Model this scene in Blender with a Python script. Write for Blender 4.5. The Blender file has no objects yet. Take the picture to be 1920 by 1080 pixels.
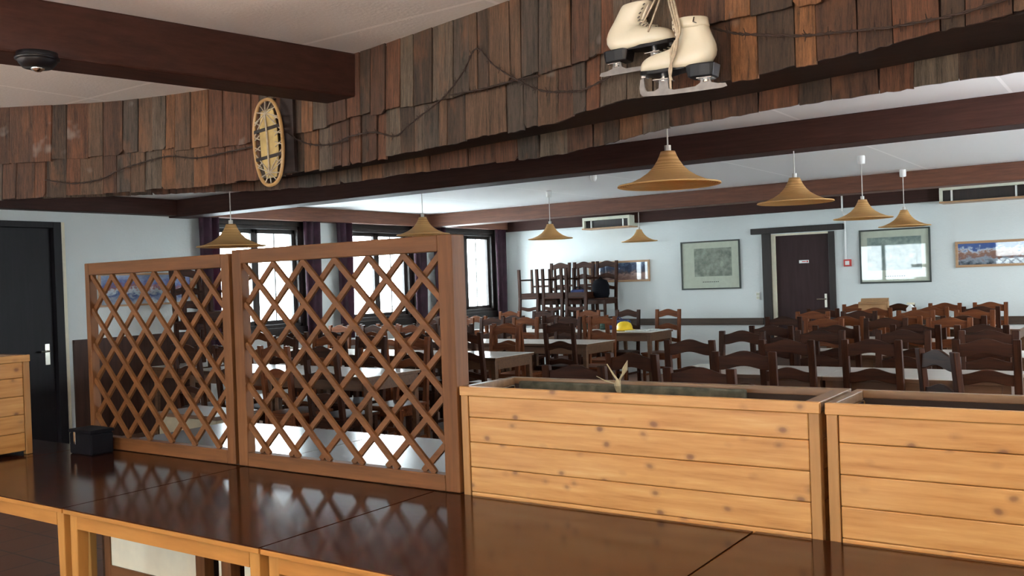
import bpy, bmesh, math, random
from mathutils import Vector, Matrix
random.seed(7)
S = bpy.context.scene
COL = S.collection
PI = math.pi

# ------------------------------------------------------------------ camera
F_PX, YAW, PITCH, ROLL, CAM_H = 1745.94, .606405578, -.00771404, -.0357789542, 1.45
fw = Vector((-math.sin(YAW)*math.cos(PITCH), math.cos(YAW)*math.cos(PITCH), math.sin(PITCH)))
rt0 = Vector((math.cos(YAW), math.sin(YAW), 0)); up0 = rt0.cross(fw)
c_, s_ = math.cos(ROLL), math.sin(ROLL)
rt = rt0*c_ + up0*s_; up = up0*c_ - rt0*s_
cam = bpy.data.cameras.new('camera'); cam_o = bpy.data.objects.new('camera', cam); COL.objects.link(cam_o)
cam.sensor_width = 36; cam.lens = 36*F_PX/1920; cam.clip_start = .05
m = Matrix.Identity(4)
for i in range(3):
    m[i][0] = rt[i]; m[i][1] = up[i]; m[i][2] = -fw[i]
m[2][3] = CAM_H
cam_o.matrix_world = m
S.camera = cam_o

# ------------------------------------------------------------------ world, lights, exposure
w = bpy.data.worlds.new('overcast_sky'); S.world = w; w.use_nodes = True
bg = w.node_tree.nodes['Background']; bg.inputs[0].default_value = (.86, .95, 1, 1); bg.inputs[1].default_value = 9.0
S.view_settings.view_transform = 'Standard'; S.view_settings.look = 'None'
S.view_settings.exposure = 1.66; S.view_settings.gamma = 1
S.cycles.max_bounces = 8; S.cycles.diffuse_bounces = 5; S.cycles.transparent_max_bounces = 12
S.cycles.sample_clamp_indirect = 6; S.cycles.caustics_reflective = False; S.cycles.caustics_refractive = False

ZC, XW, YF, XR, YB = 2.45, -8.8, 12.5, 2.3, -5.0     # ceiling, window wall, far wall, right wall, back wall
LEFT_WIN = [(6.70, 8.05), (8.82, 10.13), (10.82, 12.15)]
RIGHT_WIN = [(-3.6, -1.8), (6.7, 9.0), (9.5, 11.6)]
BACK_WIN = [(-8.2, -5.6), (-3.9, -1.9)]
WZ0, WZ1 = .98, 2.22

def portal(loc, rot, sx, sy):
    l = bpy.data.lights.new('window_portal', 'AREA'); l.shape = 'RECTANGLE'; l.size = sx; l.size_y = sy
    l.cycles.is_portal = True
    o = bpy.data.objects.new('window_portal', l); COL.objects.link(o); o.location = loc; o.rotation_euler = rot
zc_ = (WZ0+WZ1)/2; hz = WZ1-WZ0
for a, b in LEFT_WIN: portal((XW-.12, (a+b)/2, zc_), (0, -PI/2, 0), hz, b-a)
for a, b in RIGHT_WIN: portal((XR+.12, (a+b)/2, zc_), (0, PI/2, 0), hz, b-a)
for a, b in BACK_WIN: portal(((a+b)/2, YB-.12, zc_), (PI/2, 0, 0), b-a, hz)

# ------------------------------------------------------------------ helpers
def tag(o, label=None, cat=None, group=None, kind=None):
    if label: o['label'] = label
    if cat: o['category'] = cat
    if group: o['group'] = group
    if kind: o['kind'] = kind
    return o

def thing(name, label, cat, loc=(0, 0, 0), rz=0, group=None, rot=None):
    o = bpy.data.objects.new(name, None); COL.objects.link(o); o.location = loc
    o.rotation_euler = rot if rot else (0, 0, rz)
    o.empty_display_size = .1
    return tag(o, label, cat, group)

class B:
    """collects shapes into one mesh"""
    def __init__(s): s.v = []; s.f = []
    def add(s, vs, fs):
        n = len(s.v); s.v += [tuple(v) for v in vs]; s.f += [tuple(n+i for i in f) for f in fs]; return s
    def hexa(s, p):      # 8 points, bottom loop 0-3 and top loop 4-7
        return s.add(p, [(3, 2, 1, 0), (4, 5, 6, 7), (0, 1, 5, 4), (1, 2, 6, 5), (2, 3, 7, 6), (3, 0, 4, 7)])
    def box(s, x0, x1, y0, y1, z0, z1):
        return s.hexa([(x0, y0, z0), (x1, y0, z0), (x1, y1, z0), (x0, y1, z0), (x0, y0, z1), (x1, y0, z1), (x1, y1, z1), (x0, y1, z1)])
    def bar(s, a, b, wx, wy, up=(0, 0, 1), w2=None):
        a = Vector(a); b = Vector(b); d = (b-a).normalized(); u = Vector(up)
        if abs(d.dot(u)) > .95: u = Vector((0, 1, 0))
        x = d.cross(u).normalized(); y = x.cross(d).normalized()
        k = w2 if w2 else 1
        P = []
        for c, q in ((a, 1), (b, k)):
            for i, j in ((-1, -1), (1, -1), (1, 1), (-1, 1)): P.append(c+x*(i*wx/2*q)+y*(j*wy/2*q))
        return s.hexa(P)
    def tube(s, pts, r, n=8, cap=True):
        pts = [Vector(p) for p in pts]; rs = r if isinstance(r, (list, tuple)) else [r]*len(pts)
        vs = []; fs = []; prev = None
        for i, p in enumerate(pts):
            d = (pts[min(i+1, len(pts)-1)]-pts[max(i-1, 0)]).normalized()
            if prev is None:
                u = Vector((0, 0, 1)) if abs(d.z) < .9 else Vector((1, 0, 0))
                x = d.cross(u).normalized()
            else:
                x = (prev - d*prev.dot(d)).normalized()
            prev = x; y = d.cross(x)
            for k in range(n):
                a = 2*PI*k/n; vs.append(p+(x*math.cos(a)+y*math.sin(a))*rs[i])
        for i in range(len(pts)-1):
            for k in range(n):
                k2 = (k+1) % n; fs.append((i*n+k, i*n+k2, (i+1)*n+k2, (i+1)*n+k))
        if cap: fs.append(tuple(range(n))[::-1]); fs.append(tuple((len(pts)-1)*n+k for k in range(n)))
        return s.add(vs, fs)
    def lathe(s, prof, n=24, c=(0, 0, 0), cap=False):
        vs = []; fs = []
        for r, z in prof:
            for k in range(n):
                a = 2*PI*k/n; vs.append((c[0]+r*math.cos(a), c[1]+r*math.sin(a), c[2]+z))
        for i in range(len(prof)-1):
            for k in range(n):
                k2 = (k+1) % n; fs.append((i*n+k, i*n+k2, (i+1)*n+k2, (i+1)*n+k))
        if cap: fs.append(tuple(range(n))[::-1]); fs.append(tuple((len(prof)-1)*n+k for k in range(n)))
        return s.add(vs, fs)
    def prism(s, poly, y0, y1):      # polygon in the x-z plane pushed along y
        n = len(poly); vs = [(x, y0, z) for x, z in poly]+[(x, y1, z) for x, z in poly]
        fs = [tuple(range(n)), tuple(range(n, 2*n))[::-1]]+[(i, n+i, n+(i+1) % n, (i+1) % n) for i in range(n)]
        return s.add(vs, fs)
    def wave(s, xs, top, bot, y0, y1):   # strip between two outlines
        n = len(xs); vs = []
        for y in (y0, y1):
            for x in xs: vs.append((x, y if not callable(y) else y(x), top(x)))
            for x in xs: vs.append((x, y if not callable(y) else y(x), bot(x)))
        fs = []
        for i in range(n-1):
            fs.append((i, i+1, n+i+1, n+i)); a = 2*n
            fs.append((a+i+1, a+i, a+n+i, a+n+i+1))
            fs.append((i+1, i, a+i, a+i+1)); fs.append((n+i, n+i+1, a+n+i+1, a+n+i))
        a = 2*n
        fs.append((0, n, a+n, a)); fs.append((n-1, a+n-1, a+2*n-1, 2*n-1))
        return s.add(vs, fs)
    def build(s, name, mat, parent=None, bevel=0, smooth=False, solid=0, sub=0, loc=None, rot=None, mw=None):
        me = bpy.data.meshes.new(name); me.from_pydata(s.v, [], s.f); me.validate()
        bm = bmesh.new(); bm.from_mesh(me); bmesh.ops.recalc_face_normals(bm, faces=bm.faces); bm.to_mesh(me); bm.free()
        me.materials.append(mat)
        if smooth:
            for p in me.polygons: p.use_smooth = True
        o = bpy.data.objects.new(name, me); COL.objects.link(o)
        if parent: o.parent = parent
        if loc: o.location = loc
        if rot: o.rotation_euler = rot
        if solid:
            q = o.modifiers.new('solid', 'SOLIDIFY'); q.thickness = solid; q.offset = 0
        if bevel:
            q = o.modifiers.new('bevel', 'BEVEL'); q.width = bevel; q.segments = 2; q.limit_method = 'ANGLE'
        if sub:
            q = o.modifiers.new('sub', 'SUBSURF'); q.levels = sub; q.render_levels = sub
        return o

# ------------------------------------------------------------------ materials
def mat(name):
    m = bpy.data.materials.new(name); m.use_nodes = True; nt = m.node_tree
    return m, nt, nt.nodes['Principled BSDF']
def N(nt, t, **k):
    n = nt.nodes.new(t)
    for a, v in k.items():
        if a in n.inputs.keys() if isinstance(a, str) else False: n.inputs[a].default_value = v
        else: setattr(n, a, v)
    return n
def coords(nt, scale=(1, 1, 1), rot=(0, 0, 0), obj=True):
    tc = nt.nodes.new('ShaderNodeTexCoord'); mp = nt.nodes.new('ShaderNodeMapping')
    mp.inputs['Scale'].default_value = scale; mp.inputs['Rotation'].default_value = rot
    nt.links.new(tc.outputs['Object'], mp.inputs['Vector']); return mp
def ramp(nt, fac, stops):
    r = nt.nodes.new('ShaderNodeValToRGB'); e = r.color_ramp.elements
    e[0].position = stops[0][0]; e[0].color = (*stops[0][1], 1); e[1].position = stops[-1][0]; e[1].color = (*stops[-1][1], 1)
    for p, c in stops[1:-1]:
        q = e.new(p); q.color = (*c, 1)
    nt.links.new(fac, r.inputs[0]); return r
def bump(nt, b, h, strength=.2, dist=.01):
    n = nt.nodes.new('ShaderNodeBump'); n.inputs['Strength'].default_value = strength; n.inputs['Distance'].default_value = dist
    nt.links.new(h, n.inputs['Height']); nt.links.new(n.outputs[0], b.inputs['Normal'])
def noise(nt, mp, scale, detail=3, rough=.5):
    n = nt.nodes.new('ShaderNodeTexNoise'); n.inputs['Scale'].default_value = scale; n.inputs['Detail'].default_value = detail
    n.inputs['Roughness'].default_value = rough; nt.links.new(mp.outputs[0], n.inputs['Vector']); return n
def plain(name, col, rough=.5, metal=0, var=.12, scale=20, bmp=0, **k):
    m, nt, b = mat(name); mp = coords(nt); n = noise(nt, mp, scale)
    lo = tuple(c*(1-var) for c in col); hi = tuple(min(1, c*(1+var)) for c in col)
    r = ramp(nt, n.outputs[0], [(.3, lo), (.7, hi)]); nt.links.new(r.outputs[0], b.inputs['Base Color'])
    b.inputs['Roughness'].default_value = rough; b.inputs['Metallic'].default_value = metal
    if bmp: bump(nt, b, n.outputs[0], bmp)
    for a, v in k.items(): b.inputs[a.replace('_', ' ')].default_value = v
    return m
def wood(name, dark, light, axis='X', scale=3, rough=.4, coat=0, bmp=.1, stretch=14, rnd=0):
    m, nt, b = mat(name); sc = [stretch]*3; sc['XYZ'.index(axis)] = 1
    mp = coords(nt, sc)
    if rnd:
        oi = nt.nodes.new('ShaderNodeObjectInfo'); vm = nt.nodes.new('ShaderNodeVectorMath'); vm.operation = 'ADD'
        mu = nt.nodes.new('ShaderNodeMath'); mu.operation = 'MULTIPLY'; mu.inputs[1].default_value = 50
        nt.links.new(oi.outputs['Random'], mu.inputs[0]); nt.links.new(mp.outputs[0], vm.inputs[0]); nt.links.new(mu.outputs[0], vm.inputs[1]); mp = vm
    n = noise(nt, mp, scale, 5, .65)
    r = ramp(nt, n.outputs[0], [(.3, dark), (.7, light)])
    nt.links.new(r.outputs[0], b.inputs['Base Color'])
    b.inputs['Roughness'].default_value = rough; b.inputs['Coat Weight'].default_value = coat; b.inputs['Coat Roughness'].default_value = .15
    if bmp: bump(nt, b, n.outputs[0], bmp, .004)
    return m

M = {}
def plaster(name, col, sc=35, st=.35):
    m, nt, b = mat(name); mp = coords(nt); n = noise(nt, mp, sc, 6, .7); n2 = noise(nt, mp, 1.3, 3)
    r = ramp(nt, n2.outputs[0], [(.3, tuple(c*.93 for c in col)), (.7, col)]); nt.links.new(r.outputs[0], b.inputs['Base Color'])
    b.inputs['Roughness'].default_value = .85; bump(nt, b, n.outputs[0], st, .01); return m
M['wall'] = plaster('wall_plaster', (.70, .74, .73))
M['wall_warm'] = plaster('kitchen_plaster', (.60, .57, .52))
# ceiling with panel joints
m_, nt, b_ = mat('ceiling_panels'); mp = coords(nt, (1, 1, 1)); br = nt.nodes.new('ShaderNodeTexBrick'); mp.inputs['Location'].default_value = (.18, -.57, 0)
mp.inputs['Rotation'].default_value = (0, 0, PI/2)
br.offset = 0; br.inputs['Scale'].default_value = 1; br.inputs['Mortar Size'].default_value = .010; br.inputs['Brick Width'].default_value = 2.5; br.inputs['Row Height'].default_value = 1.25
br.inputs['Color1'].default_value = (.80, .80, .79, 1); br.inputs['Color2'].default_value = (.77, .77, .76, 1); br.inputs['Mortar'].default_value = (.92, .92, .91, 1)
nt.links.new(mp.outputs[0], br.inputs['Vector']); nt.links.new(br.outputs[0], b_.inputs['Base Color']); b_.inputs['Roughness'].default_value = .9
n_ = noise(nt, mp, 60, 5); bump(nt, b_, n_.outputs[0], .25, .006); M['ceiling'] = m_
# floor tiles
m_, nt, b_ = mat('floor_tiles'); mp = coords(nt); br = nt.nodes.new('ShaderNodeTexBrick')
br.offset = 0; br.inputs['Scale'].default_value = 1; br.inputs['Mortar Size'].default_value = .006; br.inputs['Brick Width'].default_value = .3; br.inputs['Row Height'].default_value = .3
br.inputs['Color1'].default_value = (.19, .085, .05, 1); br.inputs['Color2'].default_value = (.16, .07, .04, 1); br.inputs['Mortar'].default_value = (.08, .05, .04, 1)
nt.links.new(mp.outputs[0], br.inputs['Vector']); nt.links.new(br.outputs[0], b_.inputs['Base Color']); b_.inputs['Roughness'].default_value = .45; M['floor'] = m_
M['beam'] = wood('dark_beam_wood', (.024, .0075, .005), (.050, .0165, .011), 'X', 3, .65, rnd=1)
M['beam_y'] = wood('dark_beam_wood_lengthwise', (.024, .0075, .005), (.050, .0165, .011), 'Y', 3, .65, rnd=1)
M['beam_red'] = wood('reddish_beam_wood', (.09, .030, .016), (.19, .07, .035), 'X', 3, .6, rnd=1)
M['beam_red_y'] = wood('reddish_beam_wood_lengthwise', (.09, .030, .016), (.19, .07, .035), 'Y', 3, .6, rnd=1)
M['rail'] = wood('dado_rail_wood', (.045, .028, .018), (.09, .055, .035), 'X', 3, .5)
M['frame_dark'] = wood('window_frame_wood', (.010, .007, .006), (.026, .016, .013), 'Z', 3, .5)
M['door'] = wood('door_wood', (.028, .012, .013), (.042, .02, .02), 'Z', 2, .55)
M['door_black'] = wood('near_door_wood', (.005, .004, .005), (.010, .007, .009), 'Z', 2, .5)
M['panel'] = wood('wainscot_wood', (.035, .015, .010), (.07, .03, .02), 'Z', 2, .5)
M['cream'] = plain('cream_paint', (.78, .72, .55), .5, var=.04)
M['white'] = plain('white_plastic', (.8, .8, .78), .4, var=.03)
M['chair'] = wood('chair_wood', (.014, .005, .003), (.062, .020, .009), 'Z', 3, .42, coat=.0, rnd=1)
M['chair_h'] = wood('chair_slat_wood', (.014, .005, .003), (.062, .020, .009), 'X', 3, .42, coat=.0, rnd=1)
M['chair_o'] = wood('orange_chair_wood', (.075, .020, .007), (.19, .060, .020), 'Z', 3, .42, coat=0, rnd=1)
M['chair_oh'] = wood('orange_chair_slat_wood', (.075, .020, .007), (.19, .060, .020), 'X', 3, .42, coat=0, rnd=1)
M['lattice'] = wood('lattice_wood', (.105, .040, .013), (.20, .080, .026), 'X', 2, .5, coat=0)
M['lattice_v'] = wood('lattice_post_wood', (.105, .040, .013), (.20, .080, .026), 'Z', 2, .5, coat=0)
M['edge'] = wood('table_beech_wood', (.36, .15, .030), (.50, .225, .052), 'X', 2, .5, coat=0, stretch=8)
M['edge_v'] = wood('table_leg_wood', (.38, .17, .038), (.52, .25, .062), 'Z', 2, .5, coat=0, stretch=8)
M['top_dark'] = wood('dark_laminate', (.030, .0085, .004), (.052, .015, .006), 'X', 4, .13, coat=.0, bmp=.02)
M['top_dark'].node_tree.nodes['Principled BSDF'].inputs['Specular IOR Level'].default_value = .22
for q in ('chair', 'chair_h', 'chair_o', 'chair_oh'): M[q].node_tree.nodes['Principled BSDF'].inputs['Specular IOR Level'].default_value = .13
for q in ('lattice', 'lattice_v', 'edge', 'edge_v', 'beam', 'beam_y', 'door', 'door_black', 'panel'): M[q].node_tree.nodes['Principled BSDF'].inputs['Specular IOR Level'].default_value = .25
M['top_hall'] = wood('hall_table_laminate', (.60, .56, .52), (.70, .66, .61), 'X', 4, .22, bmp=.02)
M['top_back'] = wood('greyish_laminate', (.085, .065, .052), (.13, .105, .085), 'X', 4, .2, bmp=.02)
M['apron_hall'] = wood('hall_table_wood', (.07, .030, .013), (.13, .060, .026), 'X', 3, .4)
# pine with knots
m_, nt, b_ = mat('knotty_pine'); oi = nt.nodes.new('ShaderNodeObjectInfo'); tc = nt.nodes.new('ShaderNodeTexCoord')
mu = nt.nodes.new('ShaderNodeMath'); mu.operation = 'MULTIPLY'; mu.inputs[1].default_value = 37; nt.links.new(oi.outputs['Random'], mu.inputs[0])
ad = nt.nodes.new('ShaderNodeVectorMath'); ad.operation = 'ADD'; nt.links.new(tc.outputs['Object'], ad.inputs[0]); nt.links.new(mu.outputs[0], ad.inputs[1])
def mapped(sc):
    q = nt.nodes.new('ShaderNodeMapping'); q.inputs['Scale'].default_value = sc; nt.links.new(ad.outputs[0], q.inputs['Vector']); return q
g = noise(nt, mapped((1.2, 16, 16)), 3, 5, .6)
base = ramp(nt, g.outputs[0], [(.22, (.36, .145, .034)), (.42, (.52, .245, .070)), (.60, (.60, .31, .10)), (.8, (.68, .40, .16))])
warp = noise(nt, mapped((6, 6, 6)), 2, 2)
kn = nt.nodes.new('ShaderNodeTexVoronoi'); kn.inputs['Scale'].default_value = 1
km = mapped((11.0, 8, 15)); wa = nt.nodes.new('ShaderNodeVectorMath'); wa.operation = 'ADD'
ws = nt.nodes.new('ShaderNodeVectorMath'); ws.operation = 'SCALE'; ws.inputs['Scale'].default_value = .22
nt.links.new(warp.outputs['Color'], ws.inputs[0]); nt.links.new(km.outputs[0], wa.inputs[0]); nt.links.new(ws.outputs[0], wa.inputs[1]); nt.links.new(wa.outputs[0], kn.inputs['Vector'])
kr = ramp(nt, kn.outputs['Distance'], [(.0, (1, 1, 1)), (.09, (.8, .8, .8)), (.15, (.25, .25, .25)), (.25, (0, 0, 0))])
mx = nt.nodes.new('ShaderNodeMix'); mx.data_type = 'RGBA'
nt.links.new(kr.outputs[0], mx.inputs[0]); nt.links.new(base.outputs[0], mx.inputs[6]); mx.inputs[7].default_value = (.20, .085, .035, 1)
nt.links.new(mx.outputs[2], b_.inputs['Base Color']); b_.inputs['Roughness'].default_value = .42; b_.inputs['Coat Weight'].default_value = .3; b_.inputs['Coat Roughness'].default_value = .25; b_.inputs['Specular IOR Level'].default_value = .4
bump(nt, b_, g.outputs[0], .08, .004); M['pine'] = m_
M['pine_v'] = wood('pine_post_wood', (.33, .155, .045), (.46, .235, .075), 'Z', 2, .45, coat=0)
M['pine_top'] = wood('pine_rim_wood', (.15, .08, .040), (.26, .15, .075), 'X', 3, .38, coat=.1)
M['liner'] = plain('mossy_liner', (.075, .075, .055), .9, var=.5, scale=30, bmp=.4)
M['soil'] = plain('dark_soil', (.02, .016, .012), .95, var=.5, scale=60, bmp=.6)
# shingles, each island its own tint
m_, nt, b_ = mat('weathered_shingles'); ge = nt.nodes.new('ShaderNodeNewGeometry'); tc = nt.nodes.new('ShaderNodeTexCoord')
mu = nt.nodes.new('ShaderNodeMath'); mu.operation = 'MULTIPLY'; mu.inputs[1].default_value = 61; nt.links.new(ge.outputs['Random Per Island'], mu.inputs[0])
ad = nt.nodes.new('ShaderNodeVectorMath'); ad.operation = 'ADD'; nt.links.new(tc.outputs['Object'], ad.inputs[0]); nt.links.new(mu.outputs[0], ad.inputs[1])
g = noise(nt, mapped((24, 24, 1.5)), 2.4, 8, .9)
tint = ramp(nt, ge.outputs['Random Per Island'], [(0, (.075, .048, .032)), (.13, (.135, .080, .048)), (.27, (.145, .062, .032)), (.40, (.085, .065, .050)), (.53, (.21, .098, .044)), (.64, (.135, .102, .074)), (.75, (.10, .050, .030)), (.86, (.155, .120, .085)), (.95, (.26, .12, .05))])
tint.color_ramp.interpolation = 'CONSTANT'
gr = ramp(nt, g.outputs[0], [(.36, (.10, .09, .085)), (.45, (.55, .54, .52)), (.56, (1.05, 1.0, .98)), (.70, (1.9, 1.6, 1.35))])
mm = nt.nodes.new('ShaderNodeMix'); mm.data_type = 'RGBA'; mm.blend_type = 'MULTIPLY'; mm.inputs[0].default_value = 1
nt.links.new(tint.outputs[0], mm.inputs[6]); nt.links.new(gr.outputs[0], mm.inputs[7])
pt = noise(nt, mapped((9, 9, 3)), 1.4, 4, .6); pr = ramp(nt, pt.outputs[0], [(.56, (0, 0, 0)), (.70, (1, 1, 1))])
m3 = nt.nodes.new('ShaderNodeMix'); m3.data_type = 'RGBA'; m3.inputs[7].default_value = (.27, .115, .05, 1)
sc3 = nt.nodes.new('ShaderNodeMath'); sc3.operation = 'MULTIPLY'; sc3.inputs[1].default_value = .45; nt.links.new(pr.outputs[0], sc3.inputs[0])
nt.links.new(sc3.outputs[0], m3.inputs[0]); nt.links.new(mm.outputs[2], m3.inputs[6]); glint_n = noise(nt, mapped((1, 1, 1)), 5, 3, .6); glint_r = ramp(nt, glint_n.outputs[0], [(.66, (0, 0, 0)), (.80, (.7, .7, .7))])
m4 = nt.nodes.new('ShaderNodeMix'); m4.data_type = 'RGBA'; m4.inputs[7].default_value = (.34, .31, .28, 1); nt.links.new(glint_r.outputs[0], m4.inputs[0]); nt.links.new(m3.outputs[2], m4.inputs[6]); nt.links.new(m4.outputs[2], b_.inputs['Base Color'])  # pale patches paint small reflections into the shingle colour
b_.inputs['Roughness'].default_value = .75; bump(nt, b_, g.outputs[0], .9, .008); M['shingle'] = m_
M['dark_board'] = wood('dark_board', (.012, .006, .005), (.03, .014, .010), 'X', 3, .7)
M['wire'] = plain('rusty_wire', (.05, .032, .026), .7, .4)
M['wicker'] = None
m_, nt, b_ = mat('straw_wicker'); mp = coords(nt); wv = nt.nodes.new('ShaderNodeTexWave'); wv.wave_type = 'RINGS'; wv.rings_direction = 'Z'
wv.inputs['Scale'].default_value = 28; wv.inputs['Distortion'].default_value = .6; nt.links.new(mp.outputs[0], wv.inputs['Vector'])
r = ramp(nt, wv.outputs[0], [(0, (.66, .38, .13)), (1, (.86, .56, .24))]); nt.links.new(r.outputs[0], b_.inputs['Base Color']); b_.inputs['Roughness'].default_value = .55
bump(nt, b_, wv.outputs[0], .5, .003)
tr = nt.nodes.new('ShaderNodeBsdfTranslucent'); nt.links.new(r.outputs[0], tr.inputs[0]); ms = nt.nodes.new('ShaderNodeMixShader'); ms.inputs[0].default_value = .42
nt.links.new(b_.outputs[0], ms.inputs[1]); nt.links.new(tr.outputs[0], ms.inputs[2]); nt.links.new(ms.outputs[0], nt.nodes['Material Output'].inputs[0]); M['wicker'] = m_
M['cord'] = plain('lamp_cord', (.55, .53, .48), .5)
M['curtain'] = plain('purple_curtain', (.038, .012, .024), .8, var=.5, scale=9)
tb = M['curtain'].node_tree; tr = tb.nodes.new('ShaderNodeBsdfTranslucent'); tr.inputs[0].default_value = (.30, .06, .15, 1); ms = tb.nodes.new('ShaderNodeMixShader'); ms.inputs[0].default_value = .16
tb.links.new(tb.nodes['Principled BSDF'].outputs[0], ms.inputs[1]); tb.links.new(tr.outputs[0], ms.inputs[2]); tb.links.new(ms.outputs[0], tb.nodes['Material Output'].inputs[0])
M['leather'] = plain('cream_leather', (.64, .60, .47), .36, var=.06, scale=8, bmp=.03)
M['black'] = plain('black_leather', (.004, .004, .006), .42, var=.2, Specular_IOR_Level=.3)
M['steel'] = plain('worn_steel', (.20, .18, .165), .38, metal=.85, var=.15, scale=40)
M['chrome'] = plain('bright_chrome', (.75, .76, .76), .15, metal=1, var=.05)
M['lace'] = plain('cotton_lace', (.45, .38, .28), .9, var=.2, scale=80)
M['dim_cream'] = plain('dimmed_cream_paint', (.30, .26, .18), .6, var=.06)  # cream, darkened in the colour itself for dim light
M['cane'] = wood('bent_cane', (.36, .20, .07), (.52, .32, .13), 'Z', 3, .4)
M['hide'] = plain('yellow_hide', (.46, .33, .12), .5, var=.25, scale=18)
M['snow'] = plain('snow_ground', (.85, .86, .88), .9, var=.03, scale=1)
M['paper'] = plain('newsprint', (.62, .64, .62), .8, var=.25, scale=60)
M['yellow'] = plain('yellow_plastic', (.85, .55, .02), .4, var=.05)
M['blue'] = plain('blue_fabric', (.02, .03, .12), .8)
M['green'] = plain('dark_green_fabric', (.012, .035, .02), .8)
M['navy'] = plain('black_nylon', (.004, .004, .007), .9, Specular_IOR_Level=.2)
M['card'] = plain('cardboard', (.40, .22, .10), .85)
M['red'] = plain('red_plastic', (.55, .04, .03), .4)
M['brass'] = plain('pale_metal', (.55, .52, .45), .3, metal=1)
M['twig'] = plain('dry_twig', (.38, .32, .20), .9, var=.3)
M['mount'] = plain('picture_mount', (.62, .62, .50), .8, var=.05)
# glass panes
m_, nt, b_ = mat('clear_glass'); nt.nodes.remove(b_); t_ = nt.nodes.new('ShaderNodeBsdfTransparent'); t_.inputs[0].default_value = (.96, .98, .98, 1)
g_ = nt.nodes.new('ShaderNodeBsdfGlossy'); g_.inputs['Roughness'].default_value = .02; fr = nt.nodes.new('ShaderNodeFresnel'); fr.inputs[0].default_value = 1.5
ms = nt.nodes.new('ShaderNodeMixShader'); ge_ = nt.nodes.new('ShaderNodeNewGeometry'); mf = nt.nodes.new('ShaderNodeMath'); mf.operation = 'LESS_THAN'; mf.inputs[1].default_value = .5; nt.links.new(ge_.outputs['Backfacing'], mf.inputs[0]); mg = nt.nodes.new('ShaderNodeMath'); mg.operation = 'MULTIPLY'; nt.links.new(mf.outputs[0], mg.inputs[0]); nt.links.new(fr.outputs[0], mg.inputs[1]); nt.links.new(mg.outputs[0], ms.inputs[0]); nt.links.new(t_.outputs[0], ms.inputs[1]); nt.links.new(g_.outputs[0], ms.inputs[2]); nt.links.new(ms.outputs[0], nt.nodes['Material Output'].inputs[0]); M['glass'] = m_
def art(name, stops, sc, stretch=(1, 1, 1), seed=0):
    m, nt, b = mat(name); mp = coords(nt, stretch); mp.inputs['Location'].default_value = (seed, seed, seed)
    n = noise(nt, mp, sc, 6, .7); r = ramp(nt, n.outputs[0], stops); nt.links.new(r.outputs[0], b.inputs['Base Color']); b.inputs['Roughness'].default_value = .5; return m
def landscape(name, bands, sc, h0, h1):     # bands of colour with height, edges broken by noise
    m, nt, b = mat(name); tc = nt.nodes.new('ShaderNodeTexCoord'); sp = nt.nodes.new('ShaderNodeSeparateXYZ'); nt.links.new(tc.outputs['Object'], sp.inputs[0])
    mr = nt.nodes.new('ShaderNodeMapRange'); mr.inputs[1].default_value = h0; mr.inputs[2].default_value = h1; nt.links.new(sp.outputs[2], mr.inputs[0])
    mp = coords(nt, (1, 1, 1.6)); n = noise(nt, mp, sc, 6, .7)
    a = nt.nodes.new('ShaderNodeMath'); a.operation = 'MULTIPLY_ADD'; a.inputs[1].default_value = 1.1; nt.links.new(n.outputs[0], a.inputs[0])
    s2 = nt.nodes.new('ShaderNodeMath'); s2.operation = 'SUBTRACT'; s2.inputs[1].default_value = .55; nt.links.new(mr.outputs[0], s2.inputs[0]); nt.links.new(s2.outputs[0], a.inputs[2])
    r = ramp(nt, a.outputs[0], bands); nt.links.new(r.outputs[0], b.inputs['Base Color']); b.inputs['Roughness'].default_value = .5; return m

# ------------------------------------------------------------------ room shell
def struct(name, b, m_, **k): o = b.build(name, m_, **k); o['kind'] = 'structure'; return o
struct('floor', B().box(XW-.25, XR+.25, YB-.25, YF+.25, -.1, 0), M['floor'])
struct('ceiling', B().box(XW-.25, XR+.25, YB-.25, YF+.25, ZC, ZC+.1), M['ceiling'])
def wall(name, axis, at, th, lo, hi, holes, mt):
    b = B()
    def put(a0, a1, z0, z1):
        if a1-a0 < 1e-4 or z1-z0 < 1e-4: return
        if axis == 'Y': b.box(min(at, at+th), max(at, at+th), a0, a1, z0, z1)
        else: b.box(a0, a1, min(at, at+th), max(at, at+th), z0, z1)
    c = lo
    for a0, a1, z0, z1 in sorted(holes):
        put(c, a0, 0, ZC); put(a0, a1, 0, z0); put(a0, a1, z1, ZC); c = a1
    put(c, hi, 0, ZC)
    return struct(name, b, mt)
wall('wall_left', 'Y', XW, -.22, YB-.22, YF+.22, [(3.95, 4.98, 0, 2.18)]+[(a, b, WZ0, WZ1) for a, b in LEFT_WIN], M['wall'])
wall('wall_far', 'X', YF, .22, XW, XR, [(-4.33, -3.50, 0, 1.955)], M['wall'])
wall('wall_right', 'Y', XR, .22, YB-.22, YF+.22, [(a, b, WZ0, WZ1) for a, b in RIGHT_WIN], M['wall'])
wall('wall_back', 'X', YB, -.22, XW, XR, [(a, b, WZ0, WZ1) for a, b in BACK_WIN], M['wall_warm'])
gr = struct('ground', B().add([(-60, -60, -1.2), (60, -60, -1.2), (60, 60, -1.2), (-60, 60, -1.2)], [(0, 1, 2, 3)]), M['snow'])

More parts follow.
